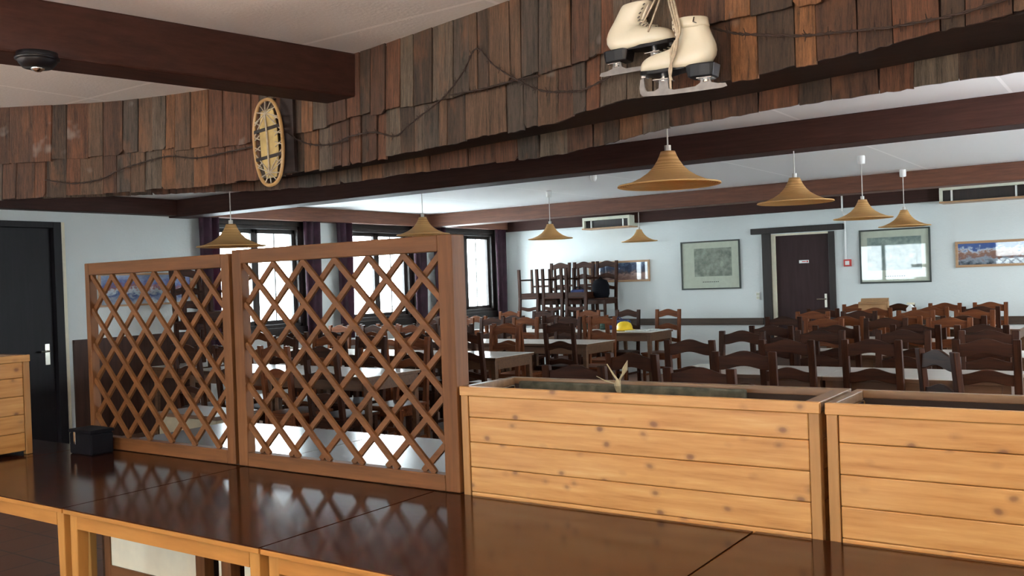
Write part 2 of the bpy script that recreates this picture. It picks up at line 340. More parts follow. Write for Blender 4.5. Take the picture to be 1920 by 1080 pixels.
wn = [0]
def window(axis, at, a0, a1, out):
    wn[0] += 1; e = bpy.data.objects.new('window_%d' % wn[0], None); COL.objects.link(e); e['kind'] = 'structure'
    def bx(b, p0, p1, d0, d1, z0, z1):
        q0, q1 = sorted((at+out*d0, at+out*d1))
        if axis == 'Y': b.box(q0, q1, p0, p1, z0, z1)
        else: b.box(p0, p1, q0, q1, z0, z1)
    f = B(); t = .045
    bx(f, a0, a1, -.03, .10, WZ0, WZ0+t); bx(f, a0, a1, -.03, .10, WZ1-t, WZ1); bx(f, a0, a0+t, -.03, .10, WZ0, WZ1); bx(f, a1-t, a1, -.03, .10, WZ0, WZ1)
    f.build('window_frame', M['frame_dark'], e, bevel=.004)
    # inner casing standing on the wall face
    cs = B(); bx(cs, a0-.06, a0, -.03, 0, WZ0-.10, WZ1+.06); bx(cs, a1, a1+.06, -.03, 0, WZ0-.10, WZ1+.06); bx(cs, a0, a1, -.03, 0, WZ1, WZ1+.06); bx(cs, a0-.06, a1+.06, -.06, 0, WZ0-.10, WZ0)
    cs.build('window_casing', M['frame_dark'], e, bevel=.004)
    mid = (a0+a1)/2
    for s0, s1 in ((a0+t, mid), (mid, a1-t)):
        c = B(); g = .05
        bx(c, s0, s0+g, .02, .07, WZ0+t, WZ1-t); bx(c, s1-g, s1, .02, .07, WZ0+t, WZ1-t); bx(c, s0, s1, .02, .07, WZ0+t, WZ0+t+g); bx(c, s0, s1, .02, .07, WZ1-t-g, WZ1-t)
        co = c.build('casement', M['frame_dark'], e, bevel=.004)
        if s1 > mid+.1 and axis == 'Y':
            r_ = B(); bx(r_, s0+g+.30, s0+g+.315, .085, .10, WZ0+t, WZ1-t); r_.build('shutter_rod', M['frame_dark'], e)
        p = B(); bx(p, s0+g, s1-g, .042, .048, WZ0+t+g, WZ1-t-g); p.build('pane', M['glass'], co)
    return e
for a, b in LEFT_WIN: window('Y', XW, a, b, -1)
for a, b in RIGHT_WIN: window('Y', XR, a, b, 1)
for a, b in BACK_WIN: window('X', YB, a, b, -1)

# beams, rails (setting)
tn = [0]
def trim(b, mt, **k):
    tn[0] += 1; return struct('trim_%d' % tn[0], b, mt, **k)
trim(B().box(XW, XR, 6.20, 6.45, 2.262, ZC), M['beam'], bevel=.008)                 # big dark beam
trim(B().box(XW, XR, 10.42, 10.70, 2.268, ZC), M['beam_red'], bevel=.008)            # reddish cross beam
trim(B().box(XW, XR, YF-.10, YF, 2.245, ZC-.04), M['beam'], bevel=.006)              # beam on the far wall
trim(B().box(XW, XW+.16, YB, 6.20, 2.28, ZC), M['beam_y'], bevel=.006)
trim(B().box(XW, XW+.16, 6.45, 10.42, 2.28, ZC), M['beam_red_y'], bevel=.006)
trim(B().box(XW, XW+.16, 10.70, YF-.10, 2.28, ZC), M['beam_red_y'], bevel=.006)
trim(B().box(XW, XR, YF-.03, YF, ZC-.04, ZC), M['white'])                             # pale strip above the far beam
nb = B()                                                                              # near beam running into the canopy
nb.hexa([(-3.38, -5, 2.238), (-3.18, -5, 2.238), (-2.80, 2.95, 2.262), (-3.0, 2.95, 2.262), (-3.38, -5, ZC), (-3.18, -5, ZC), (-2.80, 2.95, ZC), (-3.0, 2.95, ZC)])
nb.v = [(x+(.0 if y > 0 else -1.2), y, z) for x, y, z in nb.v]
trim(nb, M['beam_y'], bevel=.008)
trim(B().box(XW, -4.46, YF-.03, YF, .722, .818), M['rail'], bevel=.006)
trim(B().box(-3.46, XR, YF-.03, YF, .722, .818), M['rail'], bevel=.006)
trim(B().box(XW, XW+.02, 5.06, 6.5, 0, .99), M['panel'])
for k in range(9): pass
trim(B().box(XW, XW+.035, 5.06, 6.5, .985, 1.02), M['panel'])

# doors
d = bpy.data.objects.new('door_1', None); COL.objects.link(d); d['kind'] = 'structure'
B().box(XW-.08, XW-.04, 4.03, 4.90, .0, 2.12).build('door_leaf', M['door_black'], d)
B().box(XW-.12, XW+.02, 3.95, 4.03, 0, 2.18).box(XW-.12, XW+.02, 4.90, 4.98, 0, 2.18).box(XW-.12, XW+.02, 4.03, 4.90, 2.12, 2.18).build('door_frame', M['door_black'], d, bevel=.004)
B().box(XW-.02, XW+.006, 4.98, 5.02, 0, 2.18).build('edge_highlight_strip', M['cream'], d)  # cream strip stands in for the highlight along the frame edge
h = B().box(XW-.04, XW-.03, 4.80, 4.845, .80, 1.0); h.tube([(XW-.035, 4.822, .93), (XW+.01, 4.822, .93), (XW+.015, 4.74, .93)], .009); h.build('door_handle', M['brass'], d)
d = bpy.data.objects.new('door_2', None); COL.objects.link(d); d['kind'] = 'structure'
B().box(-4.28, -3.56, YF+.03, YF+.07, 0, 1.93).build('door_leaf', M['door'], d)
B().box(-4.33, -4.28, YF-.01, YF+.1, 0, 1.955).box(-4.28, -3.56, YF-.01, YF+.1, 1.93, 1.955).build('door_jamb', M['cream'], d)
B().box(-3.56, -3.48, YF-.02, YF+.1, 0, 1.955).build('door_stile', M['frame_dark'], d, bevel=.004)
B().box(-4.45, -4.33, YF-.05, YF, 0, 1.965).build('door_post', M['frame_dark'], d, bevel=.004)
B().box(-4.60, -3.355, YF-.06, YF, 1.965, 2.045).build('door_lintel', M['frame_dark'], d, bevel=.006)
h = B().box(-3.64, -3.61, YF+.02, YF+.03, .95, 1.13); h.tube([(-3.625, YF+.02, 1.06), (-3.625, YF-.03, 1.06), (-3.73, YF-.03, 1.06)], .009); h.build('door_handle', M['brass'], d)
pl = B().box(-3.965, -3.835, YF+.024, YF+.03, 1.548, 1.588); plo = pl.build('door_plate', M['white'], d)
B().box(-3.925, -3.875, YF+.020, YF+.024, 1.563, 1.573).box(-3.865, -3.845, YF+.020, YF+.024, 1.558, 1.578).build('plate_print', M['red'], plo)

# ------------------------------------------------------------------ things on the far wall
def picture(name, label, x0, x1, z0, z1, fmat, artm, fwid=.022, mount=0, group=None, rz=0, loc=None, tilt=0, artbox=None):
    cx, cz = (x0+x1)/2, (z0+z1)/2; hw, hh = (x1-x0)/2, (z1-z0)/2
    t = thing(name, label, 'picture', loc or (cx, YF-.002, cz), group=group, rot=(tilt, 0, rz))
    f = B()
    f.box(-hw, hw, -.025, 0, -hh, -hh+fwid).box(-hw, hw, -.025, 0, hh-fwid, hh).box(-hw, -hw+fwid, -.025, 0, -hh+fwid, hh-fwid).box(hw-fwid, hw, -.025, 0, -hh+fwid, hh-fwid)
    f.build('picture_frame', fmat, t, bevel=.003)
    a0, a1, b0, b1 = -hw+fwid, hw-fwid, -hh+fwid, hh-fwid
    if mount:
        B().box(a0, a1, -.010, -.002, b0, b1).build('mount', M['mount'], t)
        if artbox: a0, a1, b0, b1 = artbox
        B().box(a0, a1, -.0125, -.010, b0, b1).build('print', artm, t)
        if artbox:
            c = B()
            for k in range(9): c.box(-.12+k*.028, -.105+k*.028, -.0125, -.010, b0-.085, b0-.074)
            c.build('caption', M['frame_dark'], t)
    else:
        B().box(a0, a1, -.010, -.002, b0, b1).build('print', artm, t)
    B().box(-hw+fwid, hw-fwid, -.017, -.014, -hh+fwid, hh-fwid).build('glass', M['glass'], t)
    return t
M['frame_green'] = plain('dark_green_frame', (.03, .035, .028), .4)
M['frame_blonde'] = wood('blonde_frame_wood', (.36, .20, .10), (.50, .30, .16), 'X', 3, .4)
M['art_map'] = art('grey_green_print', [(.3, (.10, .11, .09)), (.45, (.22, .23, .18)), (.58, (.35, .36, .28)), (.7, (.5, .5, .4))], 9)
M['art_map2'] = art('pale_green_print', [(.3, (.12, .16, .15)), (.5, (.25, .30, .27)), (.7, (.48, .52, .45))], 8, seed=4)
M['art_mount'] = landscape('mountain_panorama', [(0, (.03, .04, .06)), (.25, (.35, .38, .45)), (.4, (.28, .12, .09)), (.55, (.40, .20, .14)), (.68, (.62, .68, .8)), (.78, (.06, .12, .36)), (1, (.05, .11, .38))], 9, -.14, .14)
M['art_dusk'] = landscape('dusk_panorama', [(0, (.25, .12, .09)), (.3, (.42, .24, .2)), (.45, (.10, .06, .07)), (.6, (.03, .04, .09)), (.8, (.06, .08, .16)), (1, (.25, .34, .5))], 9, -.14, .14)
M['art_blue'] = landscape('blue_white_panorama', [(0, (.5, .5, .52)), (.3, (.05, .08, .25)), (.45, (.6, .64, .7)), (.55, (.3, .08, .08)), (.7, (.10, .12, .35)), (1, (.35, .42, .6))], 5, -.16, .16)
picture('framed_print', 'dark-framed grey-green print with cream mount, left of the door', -5.665, -4.775, 1.228, 1.918, M['frame_green'], M['art_map'], .02, 1, artbox=(-.24, .32, -.16, .24))
picture('framed_print', 'dark-framed pale print whose glass mirrors a bright window, right of the door', -3.165, -2.31, 1.249, 1.94, M['frame_green'], M['art_map2'], .02, 1, artbox=(-.33, .32, -.18, .24))
picture('panoramic_photo', 'wide blonde-framed mountain photo with blue sky near the right edge', -2.03, -1.0, 1.416, 1.732, M['frame_blonde'], M['art_mount'], .03)
picture('panoramic_photo', 'wide blonde-framed dusky photo behind the stacked chairs', -7.2, -6.17, 1.373, 1.692, M['frame_blonde'], M['art_dusk'], .03)
picture('panoramic_photo', 'wide blue and white photo above the dark wainscot, seen through the lattice', -.55, .55, -.17, .17, M['frame_blonde'], M['art_blue'], .02, loc=(XW+.002, 5.90, 1.50), rz=PI/2)

def heater(label, x0, x1, z0, z1):
    w_ = x1-x0; t = thing('wall_heater', label, 'heater', ((x0+x1)/2, YF, z0))
    hw = w_/2; H = z1-z0
    B().box(-hw, hw, -.26, -.0, H-.045, H).build('top_panel', M['mount'], t, bevel=.004)
    B().box(-hw, -hw+.03, -.26, 0, .02, H-.045).build('side_panel', M['mount'], t); B().box(hw-.03, hw, -.26, 0, .02, H-.045).build('side_panel', M['mount'], t)
    B().box(-hw+.03, hw-.03, -.20, -.0, .03, H-.045).build('grille', M['frame_dark'], t)
    B().box(-hw, hw, -.28, -.0, 0, .02).build('bottom_ledge', M['frame_blonde'], t)
    for x in (-hw+.12, hw-.14): B().box(x, x+.02, -.22, -.20, .02, H-.045).build('divider', M['white'], t)
heater('pale box heater high on the far wall, between the two small far lamps', -7.15, -6.35, 2.18, 2.36)
heater('pale box heater high on the far wall at the right edge', -2.15, -1.20, 2.20, 2.40)
cd = B().tube([(-3.34, YF-.115, 2.40), (-3.34, YF-.115, 2.2), (-3.34, YF-.015, 2.15), (-3.34, YF-.015, 1.575)], .012)
tag(cd.build('conduit_pipe', M['white']), 'thin white conduit running down the far wall to the red fire alarm', 'pipe')
t = thing('fire_alarm', 'small red fire alarm button on the wall right of the door', 'alarm', (-3.32, YF, 1.527))
B().box(-.048, .048, -.03, 0, -.046, .046).build('housing', M['red'], t, bevel=.004)
B().box(-.026, .026, -.034, -.03, -.026, .026).build('button', M['white'], t)
t = thing('light_switch', 'white double light switch beside the dark door post', 'switch', (-4.537, YF, 1.12))
B().box(-.03, .03, -.012, 0, -.055, .055).build('plate', M['white'], t, bevel=.003)
B().box(-.02, .02, -.018, -.012, .006, .042).build('rocker', M['mount'], t); B().box(-.02, .02, -.018, -.012, -.042, -.006).build('rocker', M['mount'], t)
t = thing('wall_socket', 'round white wall socket low on the far wall below the rail', 'socket', (-5.764, YF, .30))
B().box(-.04, .04, -.01, 0, -.04, .04).build('plate', M['white'], t, bevel=.003)
B().tube([(0, -.010, 0), (0, -.013, 0)], .022, 16).build('insert', M['mount'], t)

# curtains
def curtain(y0, y1, label):
    n = int((y1-y0)/.008)+6; vs = []; fs = []
    zs = [2.30, 1.9, 1.4, 1.0, .78]
    for j, z in enumerate(zs):
        for i in range(n):
            u = i/(n-1); y = y0+(y1-y0)*u*(1 if j < 3 else .97)
            x = XW+.115+.028*math.sin(u*(y1-y0)/.055*PI+j*.25)+.008*math.sin(u*23)
            vs.append((x, y, z))
    for j in range(len(zs)-1):
        for i in range(n-1): fs.append((j*n+i, j*n+i+1, (j+1)*n+i+1, (j+1)*n+i))
    o = B().add(vs, fs).build('curtain', M['curtain'], smooth=True, solid=.004); tag(o, label, 'curtain', 'purple curtains of the window wall')
for y0, y1, l in [(6.50, 6.76, 'purple curtain left of the nearest window, next to the blank wall'), (8.03, 8.33, 'purple curtain right of the nearest window'), (8.60, 8.88, 'purple curtain left of the middle window'),
                  (10.10, 10.40, 'purple curtain right of the middle window'), (10.55, 10.84, 'purple curtain left of the farthest window, behind the lattice post'), (12.10, 12.40, 'purple curtain in the far corner of the room')]:
    curtain(y0, y1, l)

# ------------------------------------------------------------------ pendant lamps
def pendant(x, y, z, label, rose=True, D=.5):
    t = thing('pendant_lamp', label, 'lamp', (x, y, z), group='straw pendant lamps in two rows')
    R = D/2; prof = [(.022, .165), (.034, .168), (.040, .150), (.052, .125), (.072, .095), (.10, .066), (.14, .040), (.19, .018), (.232, .006), (.25, .006), (.252, .001)]
    prof = [(r*D/.5, zz) for r, zz in prof]
    B().lathe(prof, 40).build('lamp_shade', M['wicker'], t, smooth=True, solid=.005)
    B().tube([(0, 0, .15), (0, 0, .20)], .016, 12).build('lamp_socket', M['cord'], t)
    top = ZC-z
    B().tube([(0, 0, .20), (0, 0, top)], .004, 6).build('cord', M['cord'], t)
    if rose: B().lathe([(.02, top-.075), (.032, top-.07), (.034, top-.01), (.03, top)], 16, cap=True).build('ceiling_rose', M['white'], t, smooth=True)
    B().lathe([(.0, .085), (.02, .09), (.03, .11), (.025, .135), (.014, .155)], 16).build('bulb', M['white'], t, smooth=True)
pendant(-1.97, 4.23, 1.89, 'straw pendant lamp nearest the skates, largest in the right row', False)
pendant(-2.01, 6.31, 1.91, 'straw pendant lamp second nearest in the right row')
pendant(-2.14, 8.60, 1.89, 'straw pendant lamp third in the right row, above the white print')
pendant(-2.13, 10.2, 1.865, 'smallest straw pendant lamp, farthest in the right row')
pendant(-5.62, 8.90, 1.905, 'straw pendant lamp in front of the far corner, left of the chair stack')
pendant(-5.95, 11.75, 1.935, 'smallest straw pendant lamp of the left row, before the far wall heater')
pendant(-5.72, 6.80, 1.915, 'straw pendant lamp over the right lattice panel')
pendant(-5.70, 4.55, 1.78, 'dim straw pendant lamp over the left lattice panel, backlit by the window', False)

# smoke detector
t = thing('smoke_detector', 'white dome smoke detector on the ceiling behind the big beam', 'smoke detector', (-4.30, 7.6, ZC))
B().lathe([(.055, 0), (.055, -.02), (.04, -.04)], 20, cap=True).build('base', M['white'], t, smooth=True)
B().lathe([(.03, -.04), (.03, -.075), (.018, -.10), (.002, -.105)], 20, cap=True).build('sensor_head', M['white'], t, smooth=True)
# spotlight under near beam
t = thing('spotlight', 'small black round spotlight under the dark beam at upper left', 'spotlight', (-2.995, 1.64, 2.250))
B().lathe([(.062, 0), (.064, -.016), (.058, -.032), (.045, -.048)], 28, cap=True).build('housing', M['black'], t, smooth=True)
B().lathe([(.058, -.012), (.068, -.016), (.068, -.022), (.058, -.026)], 28).build('trim_ring', M['black'], t, smooth=True)
B().lathe([(.022, -.045), (.020, -.054), (.010, -.060), (.001, -.062)], 20, cap=True).build('lens', M['chrome'], t, smooth=True)

# ------------------------------------------------------------------ shingle canopy
PX = [-6.6, -5.6, -5, -4.43, -4.07, -3.77, -3.3, -2.8, -2.25, -1.96, -1, 0, 1.2]
PY = [1.30, 2.10, 2.5, 2.84, 2.94, 3.0, 3.01, 2.96, 2.86, 2.8, 2.6, 2.4, 2.2]
def interp(x, xs, ys):
    if x <= xs[0]: return ys[0]
    for i in range(len(xs)-1):
        if x <= xs[i+1]: u = (x-xs[i])/(xs[i+1]-xs[i]); return ys[i]*(1-u)+ys[i+1]*u
    return ys[-1]
def Y0(x):
    return sum(interp(x+d_, PX, PY) for d_ in (-.15, -.07, 0, .07, .15))/5
def zmain(x):
    return interp(x, [-5, -4.6, -3.1, -2.1, -1.63, -1.42, -.94, -.4, 0, 1], [1.968, 1.978, 1.979, 1.984, 1.990, 2.016, 2.0, 2.018, 2.03, 2.03])
def zstrip(x):
    return interp(x, [-5.2, -4.88, -4.4, -3.44, -2.76, -2.41, -1.86, -1.41, -.93, -.27, 1], [2.0, 1.996, 1.990, 1.957, 1.960, 1.945, 1.930, 1.960, 1.960, 1.942, 1.94])
can = thing('shingle_canopy', 'curved canopy of weathered wooden shingles hanging below the ceiling', 'canopy', (-2.5, 2.9, 0))
def cb(): return B()
def bld(b, name, mt, **k):
    b.v = [(x+2.5, y-2.9, z) for x, y, z in b.v]; return b.build(name, mt, can, **k)
def ribbon(off0, off1, z0, z1, n=90, a=-6.3, c=.9):
    b = B(); xs = [a+(c-a)*i/n for i in range(n+1)]
    b.wave(xs, lambda x: z1 if not callable(z1) else z1(x), lambda x: z0 if not callable(z0) else z0(x), lambda x: Y0(x)+off0, lambda x: Y0(x)+off1); return b
bld(ribbon(0, .02, 2.03, ZC), 'backing_board', M['dark_board'])
bld(ribbon(.0, .32, 2.022, 2.03), 'soffit_board', M['dark_board'])
bld(ribbon(.301, .32, lambda x: zstrip(x)+.012, ZC), 'rear_board', M['dark_board'])
def shingles(name, off, ztop, zbot, wmin, wmax, lean=.0, jit=.004, a=-6.2, c=.85, th=.010, rag=.012, gap=.0015):
    b = B(); x = a
    while x < c:
        w_ = random.uniform(wmin, wmax); x1 = min(x+w_, c); xa, xb = x+gap, x1-gap
        o = off-random.uniform(0, jit); tl = random.uniform(-.003, .003); zt = ztop if not callable(ztop) else ztop(x)
        zb0 = zbot(xa)+random.uniform(-rag, rag)*.5; zb1 = zb0+(zbot(xb)-zbot(xa))+random.uniform(-rag, rag)*.35
        notch = random.random() < .12
        q = random.uniform(-.006, .006)
        ya, yb = Y0(xa)+o+tl, Y0(xb)+o-tl
        n = 6
        xs = [xa+(xb-xa)*i/(n-1) for i in range(n)]
        jj = [random.uniform(-.0022, .0022) for _ in xs]
        if notch: jj[random.choice((0, n-1))] += .018
        def bot(xx, xa=xa, xb=xb, zb0=zb0, zb1=zb1, xs=xs, jj=jj):
            u = (xx-xa)/(xb-xa+1e-9); i = min(range(len(xs)), key=lambda k: abs(xs[k]-xx)); return zb0*(1-u)+zb1*u+jj[i]
        vs = []
        for yo in (0, th):
            for xx in xs: u = (xx-xa)/(xb-xa); vs.append((xx+q, ya*(1-u)+yb*u+yo, zt))
            for xx in xs: u = (xx-xa)/(xb-xa); vs.append((xx, ya*(1-u)+yb*u+yo-lean, bot(xx)))
        fs = []; A = 2*n
        for i in range(n-1):
            fs += [(i, i+1, n+i+1, n+i), (A+i+1, A+i, A+n+i, A+n+i+1), (i+1, i, A+i, A+i+1), (n+i, n+i+1, A+n+i+1, A+n+i)]
        fs += [(0, n, A+n, A), (n-1, A+n-1, A+2*n-1, 2*n-1)]
        b.add(vs, fs); x = x1
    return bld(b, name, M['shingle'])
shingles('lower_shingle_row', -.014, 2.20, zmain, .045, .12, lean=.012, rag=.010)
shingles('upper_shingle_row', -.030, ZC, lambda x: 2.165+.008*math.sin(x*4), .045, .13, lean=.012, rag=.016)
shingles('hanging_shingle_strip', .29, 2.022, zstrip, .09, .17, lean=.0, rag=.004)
for x in (-3.33+.02,):
    pass
B0 = B().box(-3.30, -3.22, Y0(-3.25)-.062, Y0(-3.25)-.045, 1.985, ZC); bld(B0, 'dark_strip', M['dark_board'])  # dark upright strip in front of the shingles

# barbed wire pinned along the shingles
def onface(px, py, off=-.062):
    d_ = fw+rt*((px-960)/F_PX)-up*((py-540)/F_PX); lo, hi = .5, 9
    for _ in range(50):
        mid = (lo+hi)/2; p = d_*mid
        if p.y-Y0(p.x)-off < 0: lo = mid
        else: hi = mid
    p = d_*lo; return Vector((round(p.x, 3), round(p.y, 3), round(p.z+CAM_H, 3)))
def smoothpts(pts, n=6):
    out = []
    for i in range(len(pts)-1):
        p0 = pts[max(i-1, 0)]; p1 = pts[i]; p2 = pts[i+1]; p3 = pts[min(i+2, len(pts)-1)]
        for k in range(n):
            t = k/n; out.append(.5*((2*p1)+(-p0+p2)*t+(2*p0-5*p1+4*p2-p3)*t*t+(-p0+3*p1-3*p2+p3)*t**3))
    out.append(pts[-1]); return out
def wire(pxs, label):
    P = smoothpts([onface(*q) for q in pxs], 8); w_ = B()
    a = [p+Vector((0, .0025*math.cos(i*1.3), .0025*math.sin(i*1.3))) for i, p in enumerate(P)]
    c = [p-Vector((0, .0025*math.cos(i*1.3), .0025*math.sin(i*1.3))) for i, p in enumerate(P)]
    o = P[0].copy(); t = thing('barbed_wire', label, 'barbed wire', o)
    loc = lambda L: [p-o for p in L]
    B().tube(loc(a), .0022, 5).tube(loc(c), .0022, 5).build('wire_strands', M['wire'], t, smooth=True)
    L = 0
    for i in range(1, len(P)):
        L += (P[i]-P[i-1]).length
        if L > .055:
            L = 0; p = P[i]-o; bb = B()
            for s in (-1, 1):
                v = Vector((random.uniform(-.4, .4), -.25, s*1)).normalized()*.017
                bb.tube([p-v*.3, p+v], [.002, .001], 4)
                u = Vector((s*1, -.3, random.uniform(-.7, .7))).normalized()*.012; bb.tube([p, p+u], [.0022, .001], 4)
            bb.build('barb', M['wire'], t)
wire([(640, 263), (659, 255), (700, 248), (741, 255), (763, 237), (800, 208), (833, 181), (868, 135), (893, 91), (926, 122), (970, 150), (1015, 170), (1059, 172), (1096, 167), (1145, 143)], 'rusty barbed wire with a peak, across the middle shingles left of the skates')
wire([(845, 178), (900, 168), (960, 152), (1010, 142)], 'short straight barbed wire crossing below the peak of the longer wire')
wire([(1335, 52), (1375, 62), (1417, 65), (1502, 67), (1569, 61), (1640, 54), (1687, 48), (1798, 26), (1900, -6)], 'rusty barbed wire on the right shingles beside the skates')
wire([(85, 337), (137, 344), (190, 335), (225, 318), (259, 307), (315, 293), (370, 296), (444, 281), (500, 270)], 'dark barbed wire sagging across the left shingles')
wire([(537, 248), (570, 267), (607, 272), (652, 262)], 'short barbed wire just right of the snowshoe')

# ------------------------------------------------------------------ snowshoe
sx0, sz0 = -3.352, 2.128; sn = Vector((0, 0, 0))
t = thing('snowshoe', 'old oval snowshoe of bent cane with white lacing, hung on the shingles', 'snowshoe', (sx0, Y0(sx0)-.10, sz0), rot=(0, math.radians(-3.5), math.radians(-4)))
a_, b2 = .105, .198
def oval(u, k=1.0):
    c, s = math.cos(u), math.sin(u); e = .82
    return Vector((a_*k*(abs(c)**e)*(1 if c > 0 else -1), 0, b2*k*(abs(s)**.9)*(1 if s > 0 else -1)))
B().tube([oval(2*PI*i/48) for i in range(49)], .0085, 8).build('cane_rim', M['cane'], t, smooth=True)
body = []
hh_ = B()
for z0_, z1_ in ((-.165, -.075), (-.06, .055), (.07, .15)):
    wv_ = lambda z: .062*math.sqrt(max(.02, 1-(z/.19)**2))
    hh_.prism([(-wv_(z0_), z0_), (wv_(z0_)+.012, z0_), (wv_(z1_)+.012, z1_), (-wv_(z1_), z1_)], -.002, .002)
hh_.build('hide_webbing', M['hide'], t)
B().box(-.1, .1, -.006, .006, -.075, -.060).box(-.1, .1, -.006, .006, .055, .070).build('crossbar', M['frame_dark'], t)
ls = B().tube([(-.004, -.006, .135), (.004, -.008, 0), (-.002, -.006, -.14)], .005, 6)
for zc__, sgn, n0, n1 in ((.135, 1, 10, 170), (-.14, -1, 10, 170)):
    for k in range(9):
        an = math.radians(n0+(n1-n0)*k/8); e = oval(an*sgn); ls.tube([(0, -.006, zc__), (e.x*.97, -.002, e.z*.97)], .0028, 5)
for z in (.10, .03, -.02, -.10):
    for s in (-1, 1):
        e = oval(math.atan2(z/b2, s*1)); ex = s*a_*math.sqrt(1-(z/b2)**2)*1.02
        ls.tube([(s*.055, -.005, z+.012), (ex, -.002, z-.008)], .0028, 5); ls.tube([(s*.055, -.005, z-.010), (ex, -.002, z+.014)], .0028, 5)
ls.build('white_lacing', M['lace'], t)
B().tube([(0, -.004, b2-.004), (0, .06, b2+.012)], .004, 6).build('hanging_nail', M['wire'], t)

# ------------------------------------------------------------------ ice skates
M['lace_white'] = plain('pale_lace', (.60, .56, .46), .8, var=.1, scale=60)
M['skate_inside'] = plain('skate_tongue', (.65, .60, .50), .7)
def skate(name, label, loc, flip, tilt, cuff, lean=0):
    def bld_(b, n_, m_, par, **k):
        V = []
        for x, y, z in b.v:
            if z > .05: x += lean*(z-.05); z = .05+(z-.05)*.66
            elif z < 0: z *= .74
            V.append((x*.88, y*.88, z*.88))
        b.v = V; return B.build(b, n_, m_, par, **k)
    t = thing(name, label, 'ice skate', loc, rot=(0, tilt, 0 if not flip else PI))
    # local: x towards the toe, z up, sole line z=0 under the heel; heel at x=-.115, toe at x=.145
    st = []   # stations: centre x,z ; axis angle (0 = cut is horizontal ring, 90 = cut is vertical ring) ; half length ; half width
    st += [(-.035, .205, 0, .053, .036), (-.038, .190, 0, .054, .038), (-.045, .150, 0, .052, .036), (-.052, .115, 2, .053, .034), (-.055, .085, 8, .060, .035), (-.050, .058, 22, .071, .037), (-.035, .040, 42, .071, .038), (-.005, .034, 64, .056, .040), (.030, .030, 78, .043, .043), (.065, .026, 86, .036, .046), (.098, .023, 90, .031, .045), (.124, .020, 92, .025, .036), (.138, .017, 94, .016, .022), (.143, .015, 94, .004, .006)]
    n = 20; vs = []; fs = []
    for (cx, cz, an, hl, hw) in st:
        r = math.radians(an); dx, dz = math.cos(r), -math.sin(r)    # along-foot direction of the ring turns down towards the sole
        for k in range(n):
            q = 2*PI*k/n; c, s = math.cos(q), math.sin(q)
            c2 = (abs(c)**.85)*(1 if c > 0 else -1); s2 = (abs(s)**.85)*(1 if s > 0 else -1)
            # ring spans from instep side (c=+1) to heel/sole side (c=-1)
            vs.append((cx+hl*c2*dx, hw*s2, cz-hl*c2*dz if an > 0 else cz))
    for i in range(len(st)-1):
        for k in range(n): k2 = (k+1) % n; fs.append((i*n+k, i*n+k2, (i+1)*n+k2, (i+1)*n+k))
    fs.append(tuple((len(st)-1)*n+k for k in range(n)))
    vs = [(x, y, max(z, .002)) for x, y, z in vs]
    bld_(B().add(vs, fs), 'boot', M['leather'], t, smooth=True, solid=.004, sub=1)
    # sole and heel (black)
    def zs(x): return .018*math.exp(-((x+.0)/.045)**2)*0
    heel = B(); outl = []
    pts = [(-.118, .027), (-.105, .034), (-.07, .037), (-.04, .035), (-.02, .030)]
    for zlo, zhi, sc in ((-.048, .006, 1),):
        ring = [(x, w2) for x, w2 in pts]+[(x, -w2) for x, w2 in pts[::-1]]
        ring2 = [(max(x, -.112)+(-.0 if x < -.03 else -.010), w2*.93) for x, w2 in ring]
        m2 = len(ring); V = [(x, y, zhi) for x, y in ring]+[(x, y, zlo) for x, y in ring2]
        heel.add(V, [tuple(range(m2)), tuple(range(m2, 2*m2))[::-1]]+[(i, (i+1) % m2, m2+(i+1) % m2, m2+i) for i in range(m2)])
    bld_(heel, 'heel', M['black'], t, bevel=.003)
    so = B(); up_pts = [(-.02, .004, .030), (.01, .001, .033), (.04, -.003, .040), (.075, -.006, .046), (.105, -.005, .044), (.13, -.001, .032), (.146, .004, .012)]
    V = []; Fc = []
    for x, z, w2 in up_pts:
        V += [(x, w2, z+.006), (x, -w2, z+.006), (x, -w2, z-.010), (x, w2, z-.010)]
    for i in range(len(up_pts)-1):
        for k in range(4): k2 = (k+1) % 4; Fc.append((i*4+k, i*4+k2, (i+1)*4+k2, (i+1)*4+k))
    Fc += [(3, 2, 1, 0), tuple((len(up_pts)-1)*4+k for k in range(4))]
    so.add(V, Fc); bld_(so, 'sole', M['black'], t, bevel=.002)
    # blade with stanchions
    bl = B(); bl.prism([(-.150, -.094), (-.145, -.080), (-.120, -.078), (-.098, -.070), (-.093, -.052), (-.062, -.052), (-.060, -.068), (-.045, -.080), (.030, -.084), (.048, -.076), (.052, -.040), (.082, -.040), (.084, -.070), (.100, -.080), (.125, -.078), (.134, -.060), (.138, -.020), (.150, -.022), (.153, -.060), (.150, -.085), (.140, -.098), (.060, -.103), (-.06, -.102), (-.135, -.099)], -.0022, .0022)
    blo = bld_(bl, 'blade', M['steel'], t)
    bld_(B().box(-.105, -.055, -.022, .022, -.054, -.048).tube([(-.08, 0, -.068), (-.08, 0, -.05)], .011, 10), 'blade_mount', M['chrome'], t, bevel=.001)
    bld_(B().box(.040, .095, -.026, .026, -.040, -.034).tube([(.067, 0, -.044), (.067, 0, -.012)], .010, 10), 'blade_mount', M['chrome'], t, bevel=.001)
    bld_(B().box(.125, .142, -.012, .012, -.020, -.008), 'blade_mount', M['chrome'], t, bevel=.001)
    # tongue + lacing
    tg = B().prism([(.006, .20), (.018, .205), (.016, .15), (.014, .11), (.040, .078), (.075, .066), (.070, .056), (.034, .066), (.004, .10)], -.012, .012); bld_(tg, 'tongue', M['skate_inside'], t, bevel=.004)
    ey = B(); lc = B()
    path = [(.014, .185), (.013, .165), (.010, .145), (.010, .125), (.016, .108), (.026, .092), (.040, .080), (.055, .073), (.070, .067)]
